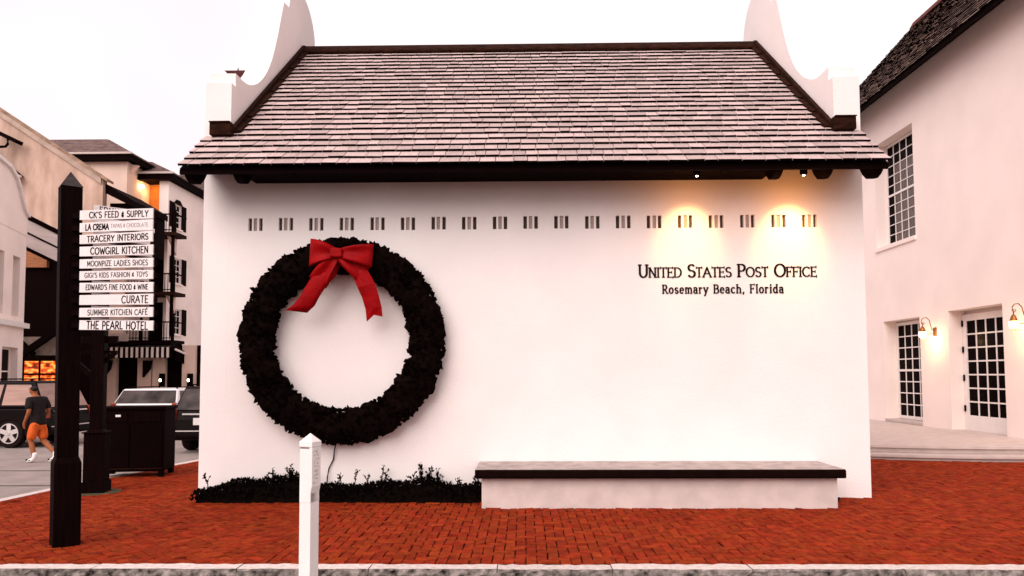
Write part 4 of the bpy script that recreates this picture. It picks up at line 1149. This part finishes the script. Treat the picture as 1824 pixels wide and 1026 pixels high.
# mass 1
m = MB()
x1 = -21.98
wall_holes(m, (-30, 40, -.15), (1, 0, 0), (0, -1, 0), 30 + x1, 13.85, [(30 - 23.0, 30 - 21.4 + x1 + 21.2, .2, 2.75, .5)], .5)
wall_holes(m, (x1, 40, -.15), (0, 1, 0), (1, 0, 0), 8, 13.85, [], 1.2)
m.build('front_block', hotel_wall, ho, recalc=False)
hip('hip_roof', -38, x1, 40, 46, 13.86, 1.85, .42, ho)
m = MB(); m.box(x1 + .06, x1 + 1.12, 42.3, 42.34, 10.9, 12.9); m.build('loggia_wall', lamplit_wall, ho)
m = MB(); m.lathe([(.03, -.1), (.11, -.05), (.11, .08), (.03, .12)], (x1 + .16, 41.3, 12.45), 10); m.build('loggia_lamp', bulb, ho)
L = bpy.data.lights.new('loggia_light', 'POINT'); L.energy = 7; L.color = (1, .5, .18); L.shadow_soft_size = .1
o = bpy.data.objects.new('loggia_light', L); COL.objects.link(o); o.location = (x1 - .35, 41.2, 12.2)
o.parent = ho; o.location = Vector((x1 + .5, 41.75, 12.3)) - Vector((-21.5, 43, 0))
for yy in (40.3, 42.3):
    m = MB(); m.prism([(x1 - .02, 12.9), (x1 + .45, 13.4), (x1 + .0, 13.45), (x1 - .1, 13.3)], 'y', yy, yy + .2); m.build('eave_bracket', hotel_wall, ho)
# mass 2: front face at 43.5, right face with shuttered windows
x2 = -20.35
m = MB()
wl = []
for v0, v1 in ((362, 410), (459, 507), (550, 597)):
    a, b = onx(311, v0, x2), onx(322, v1, x2); wl.append((a.y, b.y, b.z, a.z))
Y2 = 41.45
wall_holes(m, (x2, Y2, -.15), (0, 1, 0), (1, 0, 0), 5.2, 13.25, [(a - Y2, b - Y2, c + .15, d + .15) for a, b, c, d in wl], .14)
wall_holes(m, (x1 - 1, Y2, -.15), (1, 0, 0), (0, -1, 0), x2 - x1 + 1, 13.25, [(1.08, 2.1, 11.15, 13.0, .9)], .9)
m.face([(x2, Y2 + 5.2, -.15), (x1 - 1, Y2 + 5.2, -.15), (x1 - 1, Y2 + 5.2, 13.1), (x2, Y2 + 5.2, 13.1)])
m.build('side_block', hotel_white, ho, recalc=False)
hip('hip_roof', -29, x2, Y2, Y2 + 4.9, 13.15, 1.45, .42, ho)
for a, b, c, d in wl:
    window(ho, (x2 - .08, a, c), (0, 1, 0), (1, 0, 0), b - a, d - c, 2, 4, white_paint, glass, fw=.07, mw=.035)
    m = MB(); m.box(x2 + .003, x2 + .10, a - .08, b + .08, c - .1, c - .01); m.build('sill', hotel_white, ho)
    for s0, s1 in ((a - .62, a - .03), (b + .03, b + .62)):
        m = MB(); m.box(x2 + .004, x2 + .035, s0, s1, c - .03, d + .03); sh = m.build('shutter', shutter_m, ho)
        m = MB()
        k = c + .12
        while k < d - .1:
            m.box(x2 + .036, x2 + .05, s0 + .07, s1 - .07, k, k + .04); k += .13
        m.build('louvres', shutter_m, sh, root=ho, kind='stuff')
# arched head over the top window
a, b, c, d = wl[0]
m = MB(); m.prism([(a - .12, d), ((a + b) / 2 - .2, d + .26), ((a + b) / 2 + .2, d + .26), (b + .12, d)], 'x', x2 + .004, x2 + .06); m.build('window_head', shutter_m, ho)
# mass 3 at the back right
m = MB(); m.box(-27, -18.2, 48, 54, -.15, 13.2); m.build('rear_block', hotel_white, ho); hip('hip_roof', -27, -18.2, 48, 54, 13.55, 2.2, .4, ho)
m = MB(); m.box(-21.35, -20.6, 46.66, 47.6, -.1, 11.0); m.prism([(-22.2, 11.0), (-20.2, 10.5), (-20.2, 12.4), (-22.2, 13.0)], 'y', 46.7, 47.8); m.build('dark_link', wood_dark, ho)  # dark link between the side and rear blocks
m = MB(); m.tube([at(352, 420, 46.5), at(352, 640, 46.5)], .16, 8); m.build('downpipe', black_matte, ho)
# balconies in the corner between the two blocks
BX0, BX1, BY0, BY1 = x1 + .005, -19.25, 40.1, Y2 - .005
for k, vz in enumerate((414, 520, 606)):
    z = at(312, vz, 40.3).z
    m = MB(); m.box(BX0, BX1, BY0, BY1, z - .18, z); bal = m.build('balcony', trim_brown if k < 2 else wood_dark, ho)
    m = MB()
    m.bar((BX0, BY0 + .06, z + 1.0), (BX1, BY0 + .06, z + 1.0), .07, .07); m.bar((BX0, BY0 + .06, z + .12), (BX1, BY0 + .06, z + .12), .05, .05)
    m.bar((BX1 - .05, BY0, z + 1.0), (BX1 - .05, BY1, z + 1.0), .07, .07)
    x = BX0 + .12
    while x < BX1: m.bar((x, BY0 + .06, z), (x, BY0 + .06, z + 1.0), .03, .03); x += .17
    for xx in (BX0 + .9, BX1 - .08): m.box(xx - .07, xx + .07, BY0 + .002, BY0 + .12, z, z + 1.12); m.lathe([(.08, 0), (.09, .06), (.02, .2)], (xx, BY0 + .06, z + 1.12), 8)
    m.build('railing', wood_dark, bal, root=ho)
    m = MB()
    for xx in (BX0 + .45, BX1 - .6): m.prism([(BY1 - .02, z - .18), (BY0 + .35, z - .18), (BY1 - .02, z - 1.1)], 'x', xx - .05, xx + .05)
    m.build('balcony_bracket', hotel_wall, bal, root=ho)
    m = MB(); m.box(BX0 + .7, BX0 + 1.45, BY1 - .04, BY1 - .001, z + .02, z + (2.2 if k else .9)); m.build('balcony_door', glass, bal, root=ho)
m = MB(); m.box(BX1 - .30, BX1 - .16, BY0 + .125, BY0 + .26, 3.8, 11.2); m.build('corner_post', wood_dark, ho)
# roof deck terrace with pale screens over the shop, then the striped awning
AW0, AW1, AY = -22.4, -18.75, 38.8
m = MB(); m.box(-23.2, AW1 + .05, AY - .05, 39.99, 3.32, 3.50); m.build('terrace_floor', wood_dark, ho)
m = MB(); a, b = at(196, 596, 39.2), at(228, 611, 39.2); m.box(a.x, b.x, 39.2, 39.24, b.z, a.z + .05); m.build('terrace_screen', limestone, ho)
m = MB(); x = AW0
k = 0
while x < AW1 - .01:
    wd = .137
    aw = MB()
    aw.mesh([(x, 39.6, 3.29), (min(x + wd, AW1), 39.6, 3.29), (min(x + wd, AW1), AY, 3.18), (x, AY, 3.18), (x, AY, 2.60 + .03 * (k % 2)), (min(x + wd, AW1), AY, 2.60 + .03 * (k % 2)),
             (x, AY + .02, 3.16), (min(x + wd, AW1), AY + .02, 3.16), (x, AY + .02, 2.60 + .03 * (k % 2)), (min(x + wd, AW1), AY + .02, 2.60 + .03 * (k % 2))],
            [(0, 3, 2, 1), (3, 4, 5, 2), (6, 7, 9, 8), (4, 8, 9, 5)])
    if k == 0: awn = thing('striped_awning', 'black and white striped canvas awning over the hotel shop door', 'awning', ((AW0 + AW1) / 2, AY, 2.6)); WM[awn] = Matrix.Translation(((AW0 + AW1) / 2, AY, 2.6))
    aw.build('canvas_stripe', awning_w if k % 2 else black_matte, awn, recalc=False)
    x += wd; k += 1
m = MB(); m.prism([(AY, 3.2), (39.9, 3.4), (39.9, 2.75), (AY, 2.62)], 'x', AW1 + .004, AW1 + .05); m.prism([(AY, 3.2), (39.9, 3.4), (39.9, 2.4), (AY, 2.62)], 'x', AW0 - .05, AW0 - .004); m.build('end_flap', black_matte, awn)
m = MB()      # plain dark canopy beyond the awning
A, B, C, D = at(312, 618, 39), at(356, 640, 40.5), at(356, 660, 40.5), at(312, 642, 39)
th = Vector((0, .8, 0)); m.mesh([A, B, C, D, A + th, B + th, C + th, D + th], [(0,1,2,3),(7,6,5,4),(4,5,1,0),(5,6,2,1),(6,7,3,2),(7,4,0,3)]); m.build('side_canopy', black_matte, ho)
m = MB(); m.bar(at(312, 622, 38.9), at(352, 640, 40.3), .08, .10); m.build('side_canopy_edge', awning_w, ho)
# ground floor piers, doorway, lanterns
for (u0, u1, v0) in ((181, 206, 645), (246, 268, 645), (273, 293, 640), (325, 346, 650)):
    a, b = at(u0, v0, 39.6), at(u1, 735, 39.6); m = MB(); m.box(a.x, b.x, 39.55, 39.80, -.14, 3.3); m.build('pier', hotel_wall, ho)
m = MB(); m.box(-23.2, -17.4, 39.82, 39.95, -.14, 3.31); m.build('shopfront', wood_dark, ho)
for (u0, u1) in ((186, 196), (256, 267)):
    a = at(u0, 642, 39.4); b = at(u1, 672, 39.4); m = MB(); m.prism([(a.x, a.z), (b.x + .1, a.z), (b.x, (a.z + b.z) / 2), (a.x, b.z)], 'y', 39.3, 39.5); m.build('awning_arm', wood_dark, ho)
for (u, lab) in ((287, 'small lit black lantern on the hotel front, left of the dark doorway'), (337, 'small lit black lantern on the hotel front nearest the post office')):
    p = at(u, 678, 39.4)
    t = thing('hotel_lantern', lab, 'lantern', p, 0, 'lit lanterns on the hotel front')
    m = MB(); m.box(-.15, .15, .06, .14, -.32, .38); m.build('back_plate', black_matte, t, local=True)
    m = MB(); m.lathe([(.05, -.22), (.11, -.16), (.13, .14), (.04, .32)], (0, 0, 0), 8); m.build('case', black_matte, t, local=True)
    m = MB(); m.lathe([(.03, -.07), (.052, -.04), (.052, .05), (.03, .07)], (.0, -.11, .02), 8); m.build('lamp_glass', bulb_w, t, local=True)
a, b = at(327, 677, 39.7), at(334, 688, 39.7)
# distant tower roof peeping over the left parapet
dh = thing('tower_house', 'distant house whose dark red roof edge peeps over the left parapet', 'building', (-11.9, 31, 0))
m = MB(); m.box(-12.35, -11.7, 30.2, 33, -.15, 14.0); m.build('wall', hotel_wall, dh)
m = MB(); m.prism([(-12.5, 14.38), (-11.3, 14.38), (-11.3, 14.30), (-11.75, 14.0), (-12.3, 14.22)], 'y', 30, 33.2); m.build('roof', mat('dark red roof', (.06, .012, .010), .8, .3, 5), dh)
m = MB(); m.lathe([(.03, 0), (.04, .05), (.008, .2)], (-12.0, 30.2, 14.38), 8); m.build('finial', wood_dark, dh)

# ------------------------------------------------------------------ the walking person
skin = mat('tanned skin', (.30, .095, .035), .6, .12, 20, spec=.2)
tee = mat('black cotton shirt', (.008, .004, .0035), .9, .3, 14)
shorts_m = mat('orange shorts', (.62, .10, .012), .85, .2, 14)
hair_m = mat('dark hair', (.008, .003, .003), .7, .3, 40)
white_cloth = mat('white shoe leather', (.80, .74, .72), .6, .06, 20)
pe = thing('person', 'person in black shirt, orange shorts and white shoes walking away across the street', 'person', (-10.12, 15.3, -.13), rad(72))
def skin_mesh(name, m, joints, edges, parent, sub=2, root=0):
    me = bpy.data.meshes.new(name); me.from_pydata([j[0] for j in joints], edges, []); me.materials.append(m)
    o = bpy.data.objects.new(name, me); COL.objects.link(o); o.parent = parent; WM[o] = WM[pe]
    o.modifiers.new('skin', 'SKIN')
    if not me.skin_vertices:
        me.skin_vertices  # layer made by the modifier below
    bm = bmesh.new(); bm.from_mesh(me); lay = bm.verts.layers.skin.verify()
    for i, v in enumerate(bm.verts):
        r = joints[i][1]; v[lay].radius = r if isinstance(r, tuple) else (r, r); v[lay].use_root = (i == root)
    bm.to_mesh(me); bm.free()
    s_ = o.modifiers.new('subsurf', 'SUBSURF'); s_.levels = sub; s_.render_levels = sub
    for p in me.polygons: p.use_smooth = True
    o.modifiers['skin'].use_smooth_shade = True
    return o
# facing +y, right = +x ; walking with the left leg planted, the right leg swinging behind, head bowed
J = [((0, .02, .86), (.13, .10)), ((0, .03, .98), (.115, .085)), ((0, .06, 1.14), (.14, .095)), ((0, .09, 1.28), (.13, .085)), ((0, .13, 1.36), .05), ((0, .17, 1.42), .055), ((0, .20, 1.50), (.075, .09)), ((0, .20, 1.555), (.06, .075)),
     ((-.16, .08, 1.29), .055), ((-.22, .02, 1.06), .042), ((-.20, .14, .87), .032), ((-.19, .19, .80), (.022, .036)),
     ((.16, .08, 1.29), .055), ((.23, .02, 1.06), .042), ((.20, .16, .88), .032), ((.19, .21, .81), (.022, .036)),
     ((-.09, .02, .80), .088), ((-.10, .10, .46), .056), ((-.10, .02, .24), .054), ((-.10, -.02, .085), .036), ((-.10, .10, .035), (.038, .026)),
     ((.09, .02, .80), .088), ((.10, .02, .46), .056), ((.105, -.20, .30), .054), ((.11, -.34, .18), .036), ((.11, -.33, .09), (.038, .026))]
E_ = [(0,1),(1,2),(2,3),(3,4),(4,5),(5,6),(6,7),(3,8),(8,9),(9,10),(10,11),(3,12),(12,13),(13,14),(14,15),(0,16),(16,17),(17,18),(18,19),(19,20),(0,21),(21,22),(22,23),(23,24),(24,25)]
nb = len(J)
for wrist, sx in ((11, -1), (15, 1)):
    c = Vector(J[wrist][0])
    for k, (dx, L) in enumerate(((-.024, .06), (-.008, .072), (.008, .068), (.022, .052))):
        b0 = c + Vector((0, dx, -.035)); J.append((tuple(b0), .0085)); J.append((tuple(b0 + Vector((-sx * .008, .006, -L * .55))), .008)); J.append((tuple(b0 + Vector((-sx * .026, .012, -L))), .007))
        n0 = len(J); E_ += [(wrist, n0 - 3), (n0 - 3, n0 - 2), (n0 - 2, n0 - 1)]
    J.append((tuple(c + Vector((-sx * .014, .034, -.012))), .0095)); J.append((tuple(c + Vector((-sx * .024, .052, -.045))), .008)); n0 = len(J); E_ += [(wrist, n0 - 2), (n0 - 2, n0 - 1)]
# face: nose, ears
for p, r, at_ in (((0, .305, 1.485), .012, 6), ((-.085, .19, 1.49), .014, 6), ((.085, .19, 1.49), .014, 6)):
    J.append((p, r)); E_.append((at_, len(J) - 1))
skin_mesh('body', skin, J, E_, pe)
T = [((0, .02, .73), (.182, .145)), ((0, .025, .86), (.172, .138)), ((0, .03, .98), (.155, .118)), ((0, .06, 1.14), (.175, .125)), ((0, .09, 1.28), (.155, .105)), ((0, .115, 1.345), .075),
     ((-.17, .08, 1.29), .082), ((-.225, .03, 1.09), .075), ((.17, .08, 1.29), .082), ((.235, .03, 1.09), .075)]
skin_mesh('shirt', tee, T, [(0,1),(1,2),(2,3),(3,4),(4,5),(4,6),(6,7),(4,8),(8,9)], pe)
T = [((0, .02, .88), (.160, .125)), ((0, .02, .80), (.155, .12)), ((-.09, .03, .74), .098), ((-.105, .09, .45), .098), ((.09, .02, .74), .098), ((.105, -.0, .45), .098)]
skin_mesh('shorts', shorts_m, T, [(0,1),(1,2),(2,3),(1,4),(4,5)], pe)
T = [((0, .165, 1.455), (.078, .075)), ((0, .175, 1.52), (.092, .105)), ((0, .185, 1.575), (.07, .085))]
skin_mesh('hair', hair_m, T, [(0,1),(1,2)], pe)
for s_, pts in ((-1, [((-.10, -.035, .22), .052), ((-.10, -.025, .10), .052), ((-.10, .03, .055), (.054, .05)), ((-.10, .14, .038), (.052, .036)), ((-.10, .19, .033), (.042, .03))]),
                (1, [((.11, -.335, .24), .052), ((.11, -.355, .13), .052), ((.11, -.32, .075), (.054, .05)), ((.11, -.22, .035), (.052, .036)), ((.11, -.17, .033), (.042, .03))])):
    skin_mesh('shoe', white_cloth, pts, [(0,1),(1,2),(2,3),(3,4)], pe)
    m = MB(); p = pts[3][0]; m.box(p[0] - .056, p[0] + .056, p[1] - .02, p[1] + .015, .045, .075); m.box(p[0] - .058, p[0] + .058, p[1] - .10, p[1] - .06, .05, .065)
    m.build('shoe_stripe', black_matte, pe, local=True)
m = MB()
for sx in (-.03, .03): m.lathe([(.004, -.004), (.009, 0), (.004, .006)], (sx, .285, 1.515), 8, axis='y')
m.bar((-.025, .288, 1.44), (.025, .288, 1.44), .008, .006); m.build('eyes_and_mouth', hair_m, pe, local=True)
